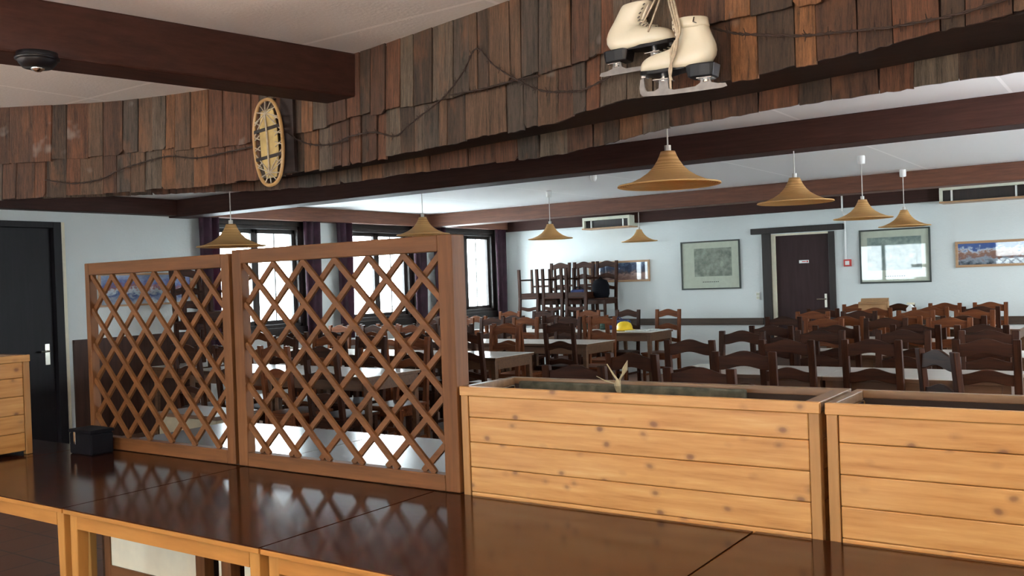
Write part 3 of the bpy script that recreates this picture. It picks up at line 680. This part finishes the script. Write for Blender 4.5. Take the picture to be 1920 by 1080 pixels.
    for i, (x, z) in enumerate(path):
        for s in (-1, 1): ey.tube([(x-.010, s*.024, z-.002), (x-.003, s*.0295, z)], .0032, 8)
        if i >= 4: lc.tube([(x-.006, -.026, z), (x+.005, 0, z+.006), (x-.006, .026, z)], .0025, 5)
    bld_(ey, 'eyelet', M['steel'], t); bld_(lc, 'lacing', M['lace_white'], t)
    if cuff:
        V = []; Fc = []; n2 = 20
        for (hl, hw, z) in ((.057, .041, .158), (.060, .045, .172), (.058, .043, .206), (.052, .036, .208)):
            for k in range(n2): q = 2*PI*k/n2; V.append((-.038+hl*math.cos(q), hw*math.sin(q), z))
        for i in range(3):
            for k in range(n2): k2 = (k+1) % n2; Fc.append((i*n2+k, i*n2+k2, (i+1)*n2+k2, (i+1)*n2+k))
        bld_(B().add(V, Fc), 'folded_cuff', M['leather'], t, smooth=True, solid=.003)
        st_ = B()
        for x0_ in (-.070, -.010): st_.tube([(x0_, .0435 if flip else -.0435, .200), (x0_+.004, .046 if flip else -.046, .178), (x0_-.006, .0435 if flip else -.0435, .170)], .002, 5)
        bld_(st_, 'stitching', M['frame_dark'], t)
    return t
k1 = onface(1194, 92, -.10); k2 = onface(1280, 130, -.165)
skate('ice_skate', 'cream leather ice skate pointing right, the higher of the hanging pair', k1, False, math.radians(-1), False, .30)
skate('ice_skate', 'cream leather ice skate with folded cuff pointing left, the lower of the hanging pair', k2, True, math.radians(-2), True, .08)
lc = B(); nail = onface(1248, -45, -.07)
def pth(*q): return smoothpts([Vector(p) for p in q], 6)
A = [onface(1206, 42, -.14), onface(1228, 0, -.12), nail]; lc.tube(pth(*A), .0028, 6)
A = [onface(1215, 60, -.14), onface(1236, 0, -.12), nail]; lc.tube(pth(*A), .0028, 6)
for dx in (0, 5, -4):
    A = [nail, onface(1258+dx, 0, -.15), onface(1264+dx, 25, -.205), onface(1271+dx*.7, 60, -.215), onface(1264-dx, 92, -.215), onface(1257+dx*.4, 130, -.215), onface(1258-dx*.4, 166-abs(dx)*4, -.215)]
    lc.tube(pth(*A), .0035, 6)
t = thing('skate_laces', 'long cream laces tying the two ice skates to a nail', 'laces', nail)
lc.v = [(x-nail.x, y-nail.y, z-nail.z) for x, y, z in lc.v]; lc.build('lace_strands', M['lace'], t, smooth=True)
B().tube([(0, -.01, 0), (0, .07, 0)], .004, 6).build('nail', M['wire'], t)

# ------------------------------------------------------------------ near tables
def table(name, label, x0, x1, y0, y1, z=.75, kind='near', group=None, ov=.015, apron=.085):
    cx, cy = (x0+x1)/2, (y0+y1)/2; hx, hy = (x1-x0)/2-.0015, (y1-y0)/2-.002
    t = thing(name, label, 'table', (cx, cy, 0), group=group)
    near = kind == 'near'
    th = .018 if near else .028
    if near: apron = .048
    B().box(-hx, hx, -hy+.003, hy, z-.004, z).build('table_surface', M['top_dark'] if near else (M['top_back'] if kind == 'back' else M['top_hall']), t)
    B().box(-hx, hx, -hy, hy, z-th, z-.004).build('tabletop', M['edge'] if near else M['apron_hall'], t, bevel=.002)
    am, lm = (M['edge'], M['edge_v']) if near else (M['apron_hall'], M['apron_hall'])
    ax, ay = hx-ov, hy-ov; lw = .042 if near else .05
    B().box(-ax+lw, ax-lw, -ay, -ay+.02, z-th-apron, z-th).build('apron', am, t)
    B().box(-ax+lw, ax-lw, ay-.02, ay, z-th-apron, z-th).build('apron', am, t)
    B().box(-ax, -ax+.02, -ay+lw, ay-lw, z-th-apron, z-th).build('apron', am, t)
    B().box(ax-.02, ax, -ay+lw, ay-lw, z-th-apron, z-th).build('apron', am, t)
    for sx in (-1, 1):
        for sy in (-1, 1):
            a = sx*ax; b = sy*ay; P = []
            for zz, k in ((0, .62), (z-th, 1)):
                xs = sorted((a, a-sx*lw*k)); ys = sorted((b, b-sy*lw*k)); P += [(xs[0], ys[0], zz), (xs[1], ys[0], zz), (xs[1], ys[1], zz), (xs[0], ys[1], zz)]
            B().hexa(P).build('leg', lm, t, bevel=.003)
    return t
G = 'dark-topped tables pushed together in the foreground'
table('counter_table', 'dark-topped beech table at the left end, beside the pine box', -4.10, -3.005, 1.665, 2.425, group=G)
table('counter_table', 'dark-topped beech table in front of the right lattice panel, over the cream panel', -3.0, -2.025, 1.665, 2.425, group=G)
table('counter_table', 'dark-topped beech table in front of the long pine planter', -2.02, -.915, 1.665, 2.425, group=G)
table('counter_table', 'dark-topped beech table at the lower right corner', -.91, .17, 1.665, 2.425, group=G)
table('counter_table', 'glossy table behind the left lattice panel', -4.10, -3.005, 2.435, 3.24, kind='back', group='glossy tables behind the lattice')
table('counter_table', 'glossy table behind the right lattice panel, streaked with window light', -3.0, -1.95, 2.435, 3.24, kind='back', group='glossy tables behind the lattice')

# low cabinet with cream panel under the table
t = thing('low_cabinet', 'low wooden cabinet with a cream panel, tucked under the table', 'cabinet', (-2.85, 2.02, 0))
B().box(-.50, -.46, 0, .04, 0, .62).build('post', M['lattice_v'], t, bevel=.002)
B().box(-.46, .06, .005, .02, .42, .62).build('cream_panel', M['cream'], t)
B().box(-.46, .06, .0, .03, .05, .42).build('lower_panel', M['lattice'], t)
B().box(.06, .11, 0, .04, 0, .62).build('post', M['lattice_v'], t, bevel=.002)
B().box(.175, .20, .01, .02, 0, .62).build('cream_slat', M['cream'], t)
B().box(.20, .25, 0, .04, 0, .62).build('post', M['lattice_v'], t, bevel=.002)
B().box(.31, .34, .01, .02, 0, .60).build('cream_slat', M['cream'], t)
B().box(-.50, .6, .04, .30, .0, .05).build('base_board', M['lattice'], t)
B().box(.44, .47, .01, .02, 0, .62).build('cream_slat', M['cream'], t); B().box(.47, .53, 0, .04, 0, .62).build('post', M['lattice_v'], t, bevel=.002)
B().box(-.50, .6, .29, .31, .05, .62).build('rear_panel', M['panel'], t)

# ------------------------------------------------------------------ lattice panels
def lattice(label, x0, x1, z0, z1, pl, pr, tilt=0):
    t = thing('lattice_screen', label, 'lattice screen', (x0, 2.44, z0), group='wooden lattice screens standing on the tables', rot=(0, tilt, 0))
    W = x1-x0; H = z1-z0; d0, d1 = -.02, .02
    B().box(0, pl, d0, d1, 0, H).build('side_post', M['lattice_v'], t, bevel=.003)
    B().box(W-pr, W, d0, d1+(.03 if pr > .06 else 0), 0, H).build('side_post', M['lattice_v'], t, bevel=.003)
    B().box(pl, W-pr, d0, d1, H-.055, H).build('top_rail', M['lattice'], t, bevel=.003)
    B().box(pl, W-pr, d0, d1, 0, .055).build('bottom_rail', M['lattice'], t, bevel=.003)
    ix0, ix1, iz0, iz1 = pl, W-pr, .055, H-.055; n = 6; dw = (ix1-ix0)/n; dh = .160
    for layer, sg in ((0, -1), (1, 1)):
        yy = -.011 if layer == 0 else .001
        sl = dh/dw
        for k in range(-8, 16):
            # line through (ix0 + k*dw, iz1) with slope sg
            xk = ix0+k*dw; pts = []
            def zz(x): return iz1+sg*sl*(x-xk)
            xa, xb = ix0, ix1
            # clip
            lo, hi = xa, xb
            f = lambda x: zz(x)
            # solve z in [iz0, iz1]
            xA = xk; xB = xk+(iz0-iz1)/(sg*sl)
            l0, l1 = min(xA, xB), max(xA, xB); lo = max(lo, l0); hi = min(hi, l1)
            if hi-lo < .03: continue
            a = Vector((lo, yy+.006, zz(lo))); c = Vector((hi, yy+.006, zz(hi)))
            B().bar(a, c, .0125, .020, up=(0, 1, 0)).build('lattice_slat', M['lattice'], t) if False else B().bar(a, c, .021, .0115, up=(0, 1, 0)).build('lattice_slat', M['lattice'], t)
    return t
lattice('left lattice screen with diamond mesh in an orange-brown frame', -4.085, -3.056, .752, 1.600, .032, .050, 0)
lattice('right lattice screen with diamond mesh, ending at a thick post beside the long planter', -3.036, -1.916, .752, 1.612, .055, .062, 0)
t = thing('screen_gap_strip', 'dark strip filling the gap between the two lattice screens', 'post', (-3.042, 2.476, .752))
B().box(-.022, .022, -.014, .014, 0, .855).build('shaft', M['dark_board'], t, bevel=.003)  # dark fill that makes the gap between the screens read black

# black box at the left post
t = thing('storage_box', 'small black box with a bright bar as its highlight at the foot of the left lattice', 'box', (-3.93, 2.33, .75))
B().box(-.085, .085, -.055, .055, 0, .095).build('body', M['navy'], t, bevel=.008)
B().box(-.088, .088, -.058, .058, .095, .110).build('lid', M['navy'], t, bevel=.004)
B().box(-.035, -.020, -.064, -.054, .045, .100).build('highlight_bar', M['chrome'], t, bevel=.001)  # bright bar stands in for the white highlight on the box

# ------------------------------------------------------------------ planters
def planter(label, x0, x1, y0, y1, H, rz=0, loc=None):
    W = x1-x0; D = y1-y0
    t = thing('pine_planter', label, 'planter', loc or (x0, y0, 0), rz, group='pine plank planters')
    post = .028
    for x in (0, W-post):
        for y in (0, D-post): B().box(x, x+post, y, y+post, 0, H-.030).build('corner_post', M['pine_v'], t, bevel=.002)
    z = H-.031; pitch = .071
    while z > .02:
        zl = max(z-pitch, .01)
        B().box(post+.002, W-post-.002, .003, .014, zl+.0012, z).build('front_board', M['pine'], t, bevel=.003)
        B().box(post+.002, W-post-.002, D-.020, D-.003, zl+.0012, z).build('rear_board', M['pine'], t, bevel=.003)
        for xx in ((.003, .020), (W-.020, W-.003)): B().box(xx[0], xx[1], post, D-post, zl+.0012, z).build('side_board', M['pine'], t, bevel=.003)
        z -= pitch; pitch = .082
    B().box(-.002, W+.002, -.004, .014, H-.030, H).build('rim_front', M['pine'], t, bevel=.002)
    B().box(-.002, W+.002, D-.020, D+.004, H-.022, H).build('rim_back', M['pine_top'], t, bevel=.002)
    B().box(-.002, .022, .014, D-.020, H-.026, H).build('rim_side', M['pine_top'], t, bevel=.002)
    B().box(W-.040, W+.002, .014, D-.020, H-.026, H).build('rim_side', M['pine_top'], t, bevel=.002)
    B().box(.03, W-.03, .03, D-.03, .02, H-.36).build('soil', M['soil'], t)
    B().box(.021, .025, .026, D-.026, .02, H-.03).build('inner_lining', M['dark_board'], t); B().box(W-.025, W-.021, .026, D-.026, .02, H-.03).build('inner_lining', M['dark_board'], t)
    B().box(.026, W-.026, D-.026, D-.021, .02, H-.022).build('inner_lining', M['dark_board'], t); B().box(.026, W-.026, .0145, .0195, .02, H-.03).build('inner_lining', M['dark_board'], t)
    return t
planter('long pine plank planter in the middle, holding a grey liner trough and a dry twig', -1.908, -.731, 2.430, 2.735, 1.107)
planter('pine plank planter with an empty dark inside at the right edge', -.713, .50, 2.430, 2.735, 1.106)
table('counter_table', 'dark-topped beech table at the far left, carrying the pine plank box', -5.20, -4.105, 1.05, 2.425, group=G)
planter('pine plank box at the left edge, standing on the dark table', 0, 1.1, 0, .40, .445, loc=(-4.185, 1.10, .751), rz=PI/2)
t = thing('liner_trough', 'grey-green mossy liner trough sitting inside the long planter', 'trough', (-1.44, 2.58, .748))
B().box(-.40, .42, -.115, .090, 0, .315).build('liner_body', M['liner'], t, bevel=.01)
B().box(-.40, .42, .090, .112, .0, .352).build('liner_edge', M['liner'], t, bevel=.006)
B().box(-.40, .42, -.126, -.115, .0, .335).build('liner_edge', M['liner'], t, bevel=.006)
t = thing('dry_twig', 'forked dry twig with curled leaves sticking up from the long planter', 'twig', (-1.415, 2.615, .968))
B().tube([(0, 0, 0), (0, 0, .12), (.001, 0, .155)], [.008, .007, .006], 6).tube([(0, 0, .15), (-.018, 0, .172), (-.040, 0, .205)], [.004, .003, .002], 5).tube([(0, 0, .15), (.014, 0, .172), (.030, 0, .195)], [.004, .003, .002], 5).tube([(-.002, 0, .14), (-.05, 0, .152), (-.08, 0, .165)], [.003, .002, .001], 5).build('stem', M['twig'], t)
B().tube([(.014, 0, .168), (.024, 0, .190), (.034, 0, .218)], [.002, .009, .001], 6).build('leaf', M['twig'], t)
B().tube([(.0, -.01, .12), (.004, -.016, .14), (.002, -.012, .16)], [.004, .011, .003], 6).build('leaf', M['twig'], t)

# ------------------------------------------------------------------ chairs
def make_chair(orange=False):
    t = thing('dining_chair', 'x', 'chair', (0, 0, 0)); mv, mh = (M['chair_o'], M['chair_oh']) if orange else (M['chair'], M['chair_h'])
    hw = .185
    for s in (-1, 1):
        x = s*(hw-.022)
        b = B(); pts = [(.045, 0), (.055, .44), (.0, 1.0)]
        for (ya, za), (yb, zb) in zip(pts[:-1], pts[1:]):
            b.hexa([(x-.022, ya-.018, za), (x+.022, ya-.018, za), (x+.022, ya+.018, za), (x-.022, ya+.018, za), (x-.022, yb-.017, zb), (x+.022, yb-.017, zb), (x+.022, yb+.017, zb), (x-.022, yb+.017, zb)])
        b.build('rear_leg', mv, t, bevel=.004)
        B().hexa([(x-.015, .385, 0), (x+.015, .385, 0), (x+.015, .415, 0), (x-.015, .415, 0), (x-.019, .38, .43), (x+.019, .38, .43), (x+.019, .42, .43), (x-.019, .42, .43)]).build('front_leg', mv, t, bevel=.003)
    yb = lambda z: .055-(z-.44)/.56*.055
    n = 15; xs = [-(hw-.042)+2*(hw-.042)*i/(n-1) for i in range(n)]
    arch = lambda x: .5*(1+math.cos(PI*min(1, abs(x)/(hw-.045))))
    for zc1, h1, a1 in ((.945, .078, .032), (.765, .066, .030), (.60, .050, .022)):
        y = yb(zc1); B().wave(xs, lambda x: zc1+h1*.35+a1*arch(x), lambda x: zc1-h1*.65+a1*.75*arch(x), y-.009, y+.009).build('back_slat', mh, t, bevel=.003)
    B().hexa([(-hw, .04, .43), (hw, .04, .43), (hw+.005, .44, .43), (-hw-.005, .44, .43), (-hw, .04, .455), (hw, .04, .455), (hw+.005, .44, .455), (-hw-.005, .44, .455)]).build('seat', mh, t, bevel=.008)
    B().box(-hw+.038, hw-.038, .39, .41, .365, .43).box(-hw+.038, hw-.038, .045, .065, .365, .43).box(-hw+.01, -hw+.03, .07, .38, .365, .43).box(hw-.03, hw-.01, .07, .38, .365, .43).build('seat_frame', mh, t)
    for s in (-1, 1): B().box(s*(hw-.019)-.009, s*(hw-.019)+.009, .065, .385, .15, .175).build('side_stretcher', mv, t)
    B().box(-hw+.038, hw-.038, .39, .408, .25, .28).build('front_stretcher', mh, t)
    return t
proto = {0: make_chair(False), 1: make_chair(True)}; used = {0: False, 1: False}
def place_chair(x, y, rz, label, group, orange=0, z=0, flip=False, h=1.0):
    p = proto[orange]
    if not used[orange]: r = p; used[orange] = True
    else:
        r = p.copy(); COL.objects.link(r)
        for ch in p.children:
            c = ch.copy(); COL.objects.link(c); c.parent = r
    r.location = (x, y, z); r.rotation_euler = (PI if flip else 0, 0, rz); r['label'] = label; r['group'] = group
    return r
ORD = ['first', 'second', 'third', 'fourth', 'fifth', 'sixth', 'seventh', 'eighth']
def jit(a): return random.uniform(-a, a)
# right-hand block: rows counted from the planters
GR = 'ladder-back chairs along the right-hand tables'
rows_right = [
    # table y0,y1, xs range, near back y, near xs, far back y, far xs, row name
    (6.17, 6.80, -2.95, [(-2.66, 5.95), (-2.01, 6.02), (-1.49, 6.08), (-.85, 6.15)], [(-2.65, 6.92), (-2.08, 7.0), (-1.50, 7.02), (-.95, 7.0)], 'front'),
    (7.78, 8.40, -2.95, [(-2.66, 7.60), (-2.13, 7.60), (-1.55, 7.68), (-1.08, 7.62)], [(-2.55, 8.72), (-2.0, 8.70), (-1.48, 8.70)], 'second'),
    (9.28, 9.90, -3.35, [(-3.05, 9.08), (-2.45, 9.05), (-1.95, 9.06), (-1.42, 9.02)], [(-3.1, 10.2), (-2.6, 10.15), (-2.05, 10.2), (-1.5, 10.18)], 'third'),
    (11.15, 11.77, -3.45, [(-3.2, 10.92), (-2.62, 10.90), (-2.05, 10.95), (-1.56, 11.0)], [(-3.12, 12.12), (-2.62, 12.1), (-2.1, 12.1), (-1.62, 12.15)], 'rearmost')]
for (y0, y1, xs0, near, far, nm) in rows_right:
    x = xs0; k = 0
    while x < -.9 and k < 2:
        table('hall_table', '%s hall table of the %s right-hand row, counted from the aisle' % (ORD[k], nm), x, x+1.12, y0, y1, kind='hall', group='pale-topped hall tables'); x += 1.12; k += 1
    for k, (cx, cy) in enumerate(near):
        place_chair(cx, cy, jit(.05), 'ladder-back chair, %s from the aisle, near side of the %s right-hand table row' % (ORD[k], nm), GR, 1 if nm in ('third', 'rearmost') and k % 3 else 0)
    for k, (cx, cy) in enumerate(far):
        place_chair(cx, cy, PI+jit(.06), 'ladder-back chair, %s from the aisle, far side of the %s right-hand table row' % (ORD[k], nm), GR, 1 if nm in ('second', 'third', 'rearmost') and k % 3 != 1 else 0)
# loose chairs between planters and the front row
GL = 'loose ladder-back chairs just behind the planters'
place_chair(-1.82, 4.17, jit(.03), 'low-cropped ladder-back chair right behind the middle of the long planter', GL)
place_chair(-2.50, 4.14, .05, 'ladder-back chair right behind the long planter, just left of the dry twig', GL)
place_chair(-2.55, 4.88, -.15, 'dark ladder-back chair behind the dry twig', GL)
place_chair(-1.95, 5.10, .10, 'ladder-back chair overlapping the left of the front right-hand table row', GL)
place_chair(-.98, 5.36, -.85, 'ladder-back chair turned sideways, before the front right-hand row', GL)
# left-hand block
GLB = 'ladder-back chairs along the window-side tables'
rows_left = [
    (5.22, 5.85, -7.2, 2, [-6.9, -6.35, -5.8, -5.28], 4.98, [-6.9, -6.35, -5.8, -5.3], 6.12, 'nearest'),
    (6.90, 7.55, -8.25, 3, [-7.95, -7.4, -6.85, -6.3, -5.72, -5.15], 6.66, [-7.9, -7.35, -6.8, -6.2, -5.52], 7.80, 'second'),
    (8.56, 9.20, -8.25, 3, [-7.95, -7.4, -6.85, -6.3, -5.7, -5.04], 8.08, [-7.9, -7.35, -6.85, -6.35, -5.75, -5.3], 9.45, 'third'),
    (10.45, 11.10, -8.35, 3, [-8.05, -7.45, -6.85, -6.2, -5.62], 9.85, [-7.9, -7.3, -6.55, -5.95, -5.35], 11.32, 'rearmost')]
for (y0, y1, xs0, nt_, nx, ny, fx, fy, nm) in rows_left:
    x = xs0; L = (-5.0 if nm != 'rearmost' else -5.18) - xs0
    for k in range(nt_):
        table('hall_table', '%s hall table from the windows in the %s window-side row' % (ORD[k], nm), x, x+L/nt_, y0, y1, kind='hall', group='pale-topped hall tables'); x += L/nt_
    for k, cx in enumerate(nx):
        place_chair(cx, ny+jit(.03), jit(.06), 'ladder-back chair, %s from the windows, near side of the %s window-side table row' % (ORD[k], nm), GLB, 1 if (k+len(nm)) % 3 == 0 else 0)
    for k, cx in enumerate(fx):
        place_chair(cx, fy+jit(.03), PI+jit(.06), 'ladder-back chair, %s from the windows, far side of the %s window-side table row' % (ORD[k], nm), GLB, 1 if (k+len(nm)) % 2 == 0 else 0)

# stacked chairs in the far corner, on a side table
GS = 'chairs stacked on the side table in the far corner'
table('side_table', 'low side table carrying the stacked chairs in the far corner', -8.15, -6.5, 11.78, 12.38, z=.70, kind='hall')
for k, x in enumerate((-7.62, -7.20, -6.80)):
    place_chair(x, 12.33, PI, ['ladder-back chair standing on the corner side table, leftmost of the three upright', 'ladder-back chair standing on the corner side table, middle of the three upright', 'ladder-back chair standing on the corner side table, right of three, overlapping the photo'][k], GS, 0, z=.70)
for k, x in enumerate((-7.86, -7.43, -7.02)):
    place_chair(x, 11.72, PI, ['upside-down chair in the corner stack, leftmost, by the curtain', 'upside-down chair in the middle of the corner stack', 'upside-down chair in the corner stack, on the right, beside the black bag'][k], GS, 0, z=1.612, flip=True)
t = thing('backpack', 'black backpack wedged at the right of the stacked chairs', 'bag', (-6.78, 12.08, 1.156))
B().lathe([(.11, 0), (.13, .05), (.13, .18), (.10, .25), (.02, .28)], 16, cap=True).build('bag_body', M['navy'], t, smooth=True)
B().tube([(-.03, 0, .27), (0, 0, .31), (.03, 0, .27)], .008, 6).build('handle', M['navy'], t)
t = thing('shoulder_bag', 'dark blue shoulder bag slumped between the legs of the stacked chairs', 'bag', (-7.10, 11.98, 1.156))
B().box(-.12, .12, -.06, .06, 0, .13).build('bag_body', M['blue'], t, bevel=.03); B().tube([(-.1, 0, .12), (-.04, 0, .17), (.05, 0, .15), (.1, 0, .12)], .008, 6).build('strap', M['navy'], t)
# second stack by the window wall, seen through the left lattice
GS2 = 'chairs stacked by the window wall behind the left lattice'
table('side_table', 'small side table under the chairs stacked by the window wall', -8.55, -7.88, 5.75, 6.45, z=.70, kind='hall')
place_chair(-8.42, 6.1, -PI/2, 'ladder-back chair standing on the side table behind the left lattice', GS2, 0, z=.70)
place_chair(-7.82, 6.1, -PI/2, 'upside-down chair on the side table behind the left lattice', GS2, 0, z=1.612, flip=True)
t = thing('coat_stand', 'wooden coat stand seen through the left of the right lattice', 'coat stand', (-5.55, 4.52, 0))
B().box(-.028, .028, -.028, .028, 0, 1.58).build('post', M['lattice_v'], t, bevel=.006)
B().box(-.2, .2, -.03, .03, 0, .05).box(-.03, .03, -.2, .2, .0, .05).build('foot', M['lattice'], t, bevel=.005)
B().bar((0, 0, 1.50), (.11, 0, 1.56), .02, .02).bar((0, 0, 1.50), (-.11, 0, 1.56), .02, .02).build('peg', M['lattice_v'], t)
t = thing('low_chest', 'low cream chest, darkened as in dim light, seen through the lower right of the left lattice', 'chest', (-5.17, 3.88, 0))
B().box(-.30, .30, -.16, .16, .0, .64).build('body', M['dim_cream'], t, bevel=.008); B().box(-.31, .31, -.17, .17, .64, .665).build('lid', M['apron_hall'], t, bevel=.004)

# ------------------------------------------------------------------ small things on the tables
def on(px, py, z):
    d_ = fw+rt*((px-960)/F_PX)-up*((py-540)/F_PX); k = (z-CAM_H)/d_.z; return d_*k+Vector((0, 0, CAM_H))
t = thing('hard_hat', 'yellow hard hat lying on the papers of the far window-side table', 'hat', (-5.72, 10.78, .756))
B().lathe([(.118, 0), (.108, .01), (.102, .05), (.085, .085), (.05, .108), (.002, .115)], 28).build('shell', M['yellow'], t, smooth=True, solid=.003)
B().lathe([(.14, .004), (.105, .012), (.1, .0)], 28).build('brim', M['yellow'], t, smooth=True, solid=.003)
for i, (x, y, r_, l) in enumerate([(-5.50, 10.72, .2, 'spread newspaper on the far window-side table, right of the hard hat'), (-5.36, 10.92, -.3, 'folded newspaper at the right end of the far window-side table'), (-6.25, 10.70, .5, 'grey papers on the far window-side table, left of the hard hat')]):
    t = thing('newspaper', l, 'newspaper', (x, y, .751), r_, group='papers on the far window-side table')
    B().box(-.14, 0, -.1, .1, 0, .008).build('left_page', M['paper'], t, bevel=.002); B().box(.002, .14, -.1, .1, 0, .006).build('right_page', M['paper'], t, bevel=.002)
t = thing('bag', 'dark blue bag standing behind the yellow hard hat', 'bag', (-5.90, 10.98, .751))
B().box(-.16, .16, -.05, .05, 0, .13).build('bag_body', M['blue'], t, bevel=.03); B().tube([(-.06, 0, .12), (0, 0, .17), (.06, 0, .12)], .007, 6).build('handle', M['blue'], t)
for x, y, l in ((-6.12, 11.02, 'dark green woolly hat behind the yellow hard hat'), (-6.45, 11.0, 'dark green woolly hat on the far window-side table, below the stacked chairs')):
    t = thing('woolly_hat', l, 'hat', (x, y, .751)); B().lathe([(.075, 0), (.088, .04), (.085, .10), (.055, .155), (.01, .175)], 18, cap=True).build('crown', M['green'], t, smooth=True); B().lathe([(.078, .0), (.092, .015), (.09, .035), (.08, .045)], 18).build('cuff', M['green'], t, smooth=True)
t = thing('cardboard_box', 'open cardboard box on the rearmost right-hand table', 'box', (-2.76, 11.45, .751), .15)
B().box(-.16, .16, -.12, .12, 0, .005).box(-.16, -.155, -.12, .12, 0, .30).box(.155, .16, -.12, .12, 0, .30).box(-.16, .16, -.12, -.115, 0, .30).box(-.16, .16, .115, .12, 0, .30).build('box_body', M['card'], t)
B().bar((0, -.12, .30), (0, -.17, .28), .31, .004).build('flap', M['card'], t); B().bar((0, .12, .30), (0, .18, .335), .31, .004).build('flap', M['card'], t)
t = thing('milk_carton', 'tall white carton on the rearmost right-hand table right of the cardboard box', 'carton', (-2.34, 11.4, .751))
B().box(-.042, .042, -.042, .042, 0, .22).prism([(-.042, .22), (.042, .22), (.0, .265)], -.042, .042).build('carton_body', M['white'], t); B().box(-.042, .042, -.003, .003, .26, .285).build('gable_seal', M['cream'], t)
t = thing('bowl', 'white bowl on a dark foot on the rearmost right-hand table', 'bowl', (-1.80, 11.25, .751))
B().lathe([(.03, .0), (.035, .06), (.085, .10), (.095, .13)], 24).build('bowl_body', M['white'], t, smooth=True, solid=.004); B().lathe([(.04, 0), (.034, .05)], 20, cap=True).build('foot', M['green'], t)

# ------------------------------------------------------------------ added lamps out of view: warm kitchen-side light and ceiling fill
M['fill_warm'], nt, b_ = mat('warm_fill_diffuser'); b_.inputs['Emission Color'].default_value = (1, .70, .42, 1); b_.inputs['Emission Strength'].default_value = 11.5
for i, (x, y) in enumerate(((-.2, -.9), (1.5, -.3))):  # unseen pair added for the warm light on tables and planters
    t = thing('added_tube_lamp', 'added warm tube lamp, out of view behind the viewpoint, %s' % ('left of the pair' if i == 0 else 'right of the pair'), 'lamp', (x, y, ZC))
    B().box(-.62, .62, -.02, .02, -.36, -.33).build('lamp_housing', M['white'], t, bevel=.005)
    for sx in (-.5, .5): B().tube([(sx, 0, -.33), (sx, 0, 0)], .003, 6).build('cord', M['cord'], t)
    B().tube([(-.6, 0, -.40), (.6, 0, -.40)], .035, 14).build('tube', M['fill_warm'], t, smooth=True)
M['fill_cool'], nt, b_ = mat('cool_fill_diffuser'); b_.inputs['Emission Color'].default_value = (.92, .95, 1, 1); b_.inputs['Emission Strength'].default_value = 380
M['fill_up'], nt, b_ = mat('ceiling_fill_diffuser'); b_.inputs['Emission Color'].default_value = (1, .80, .64, 1); b_.inputs['Emission Strength'].default_value = 165
for i, (x, y) in enumerate(((-4.6, -.8), (-.9, -.6), (1.5, 4.3))):  # unseen troughs added to brighten the ceiling, the last one beyond the right edge
    t = thing('fill_uplighter', 'added trough lamp, out of view, throwing fill light on the ceiling, %s' % ('leftmost of three', 'middle of three', 'rightmost of three')[i], 'lamp', (x, y, ZC))
    B().box(-.62, .62, -.12, .12, -1.02, -1.0).box(-.62, .62, -.12, -.11, -1.0, -.94).box(-.62, .62, .11, .12, -1.0, -.94).box(-.62, -.61, -.11, .11, -1.0, -.94).box(.61, .62, -.11, .11, -1.0, -.94).build('lamp_trough', M['white'], t)
    for sx in (-.5, .5): B().tube([(sx, 0, -1.0), (sx, 0, 0)], .003, 6).build('cord', M['cord'], t)
    B().tube([(-.58, 0, -.965), (.58, 0, -.965)], .022, 14).build('tube', M['fill_cool'] if i == 2 else M['fill_up'], t, smooth=True)
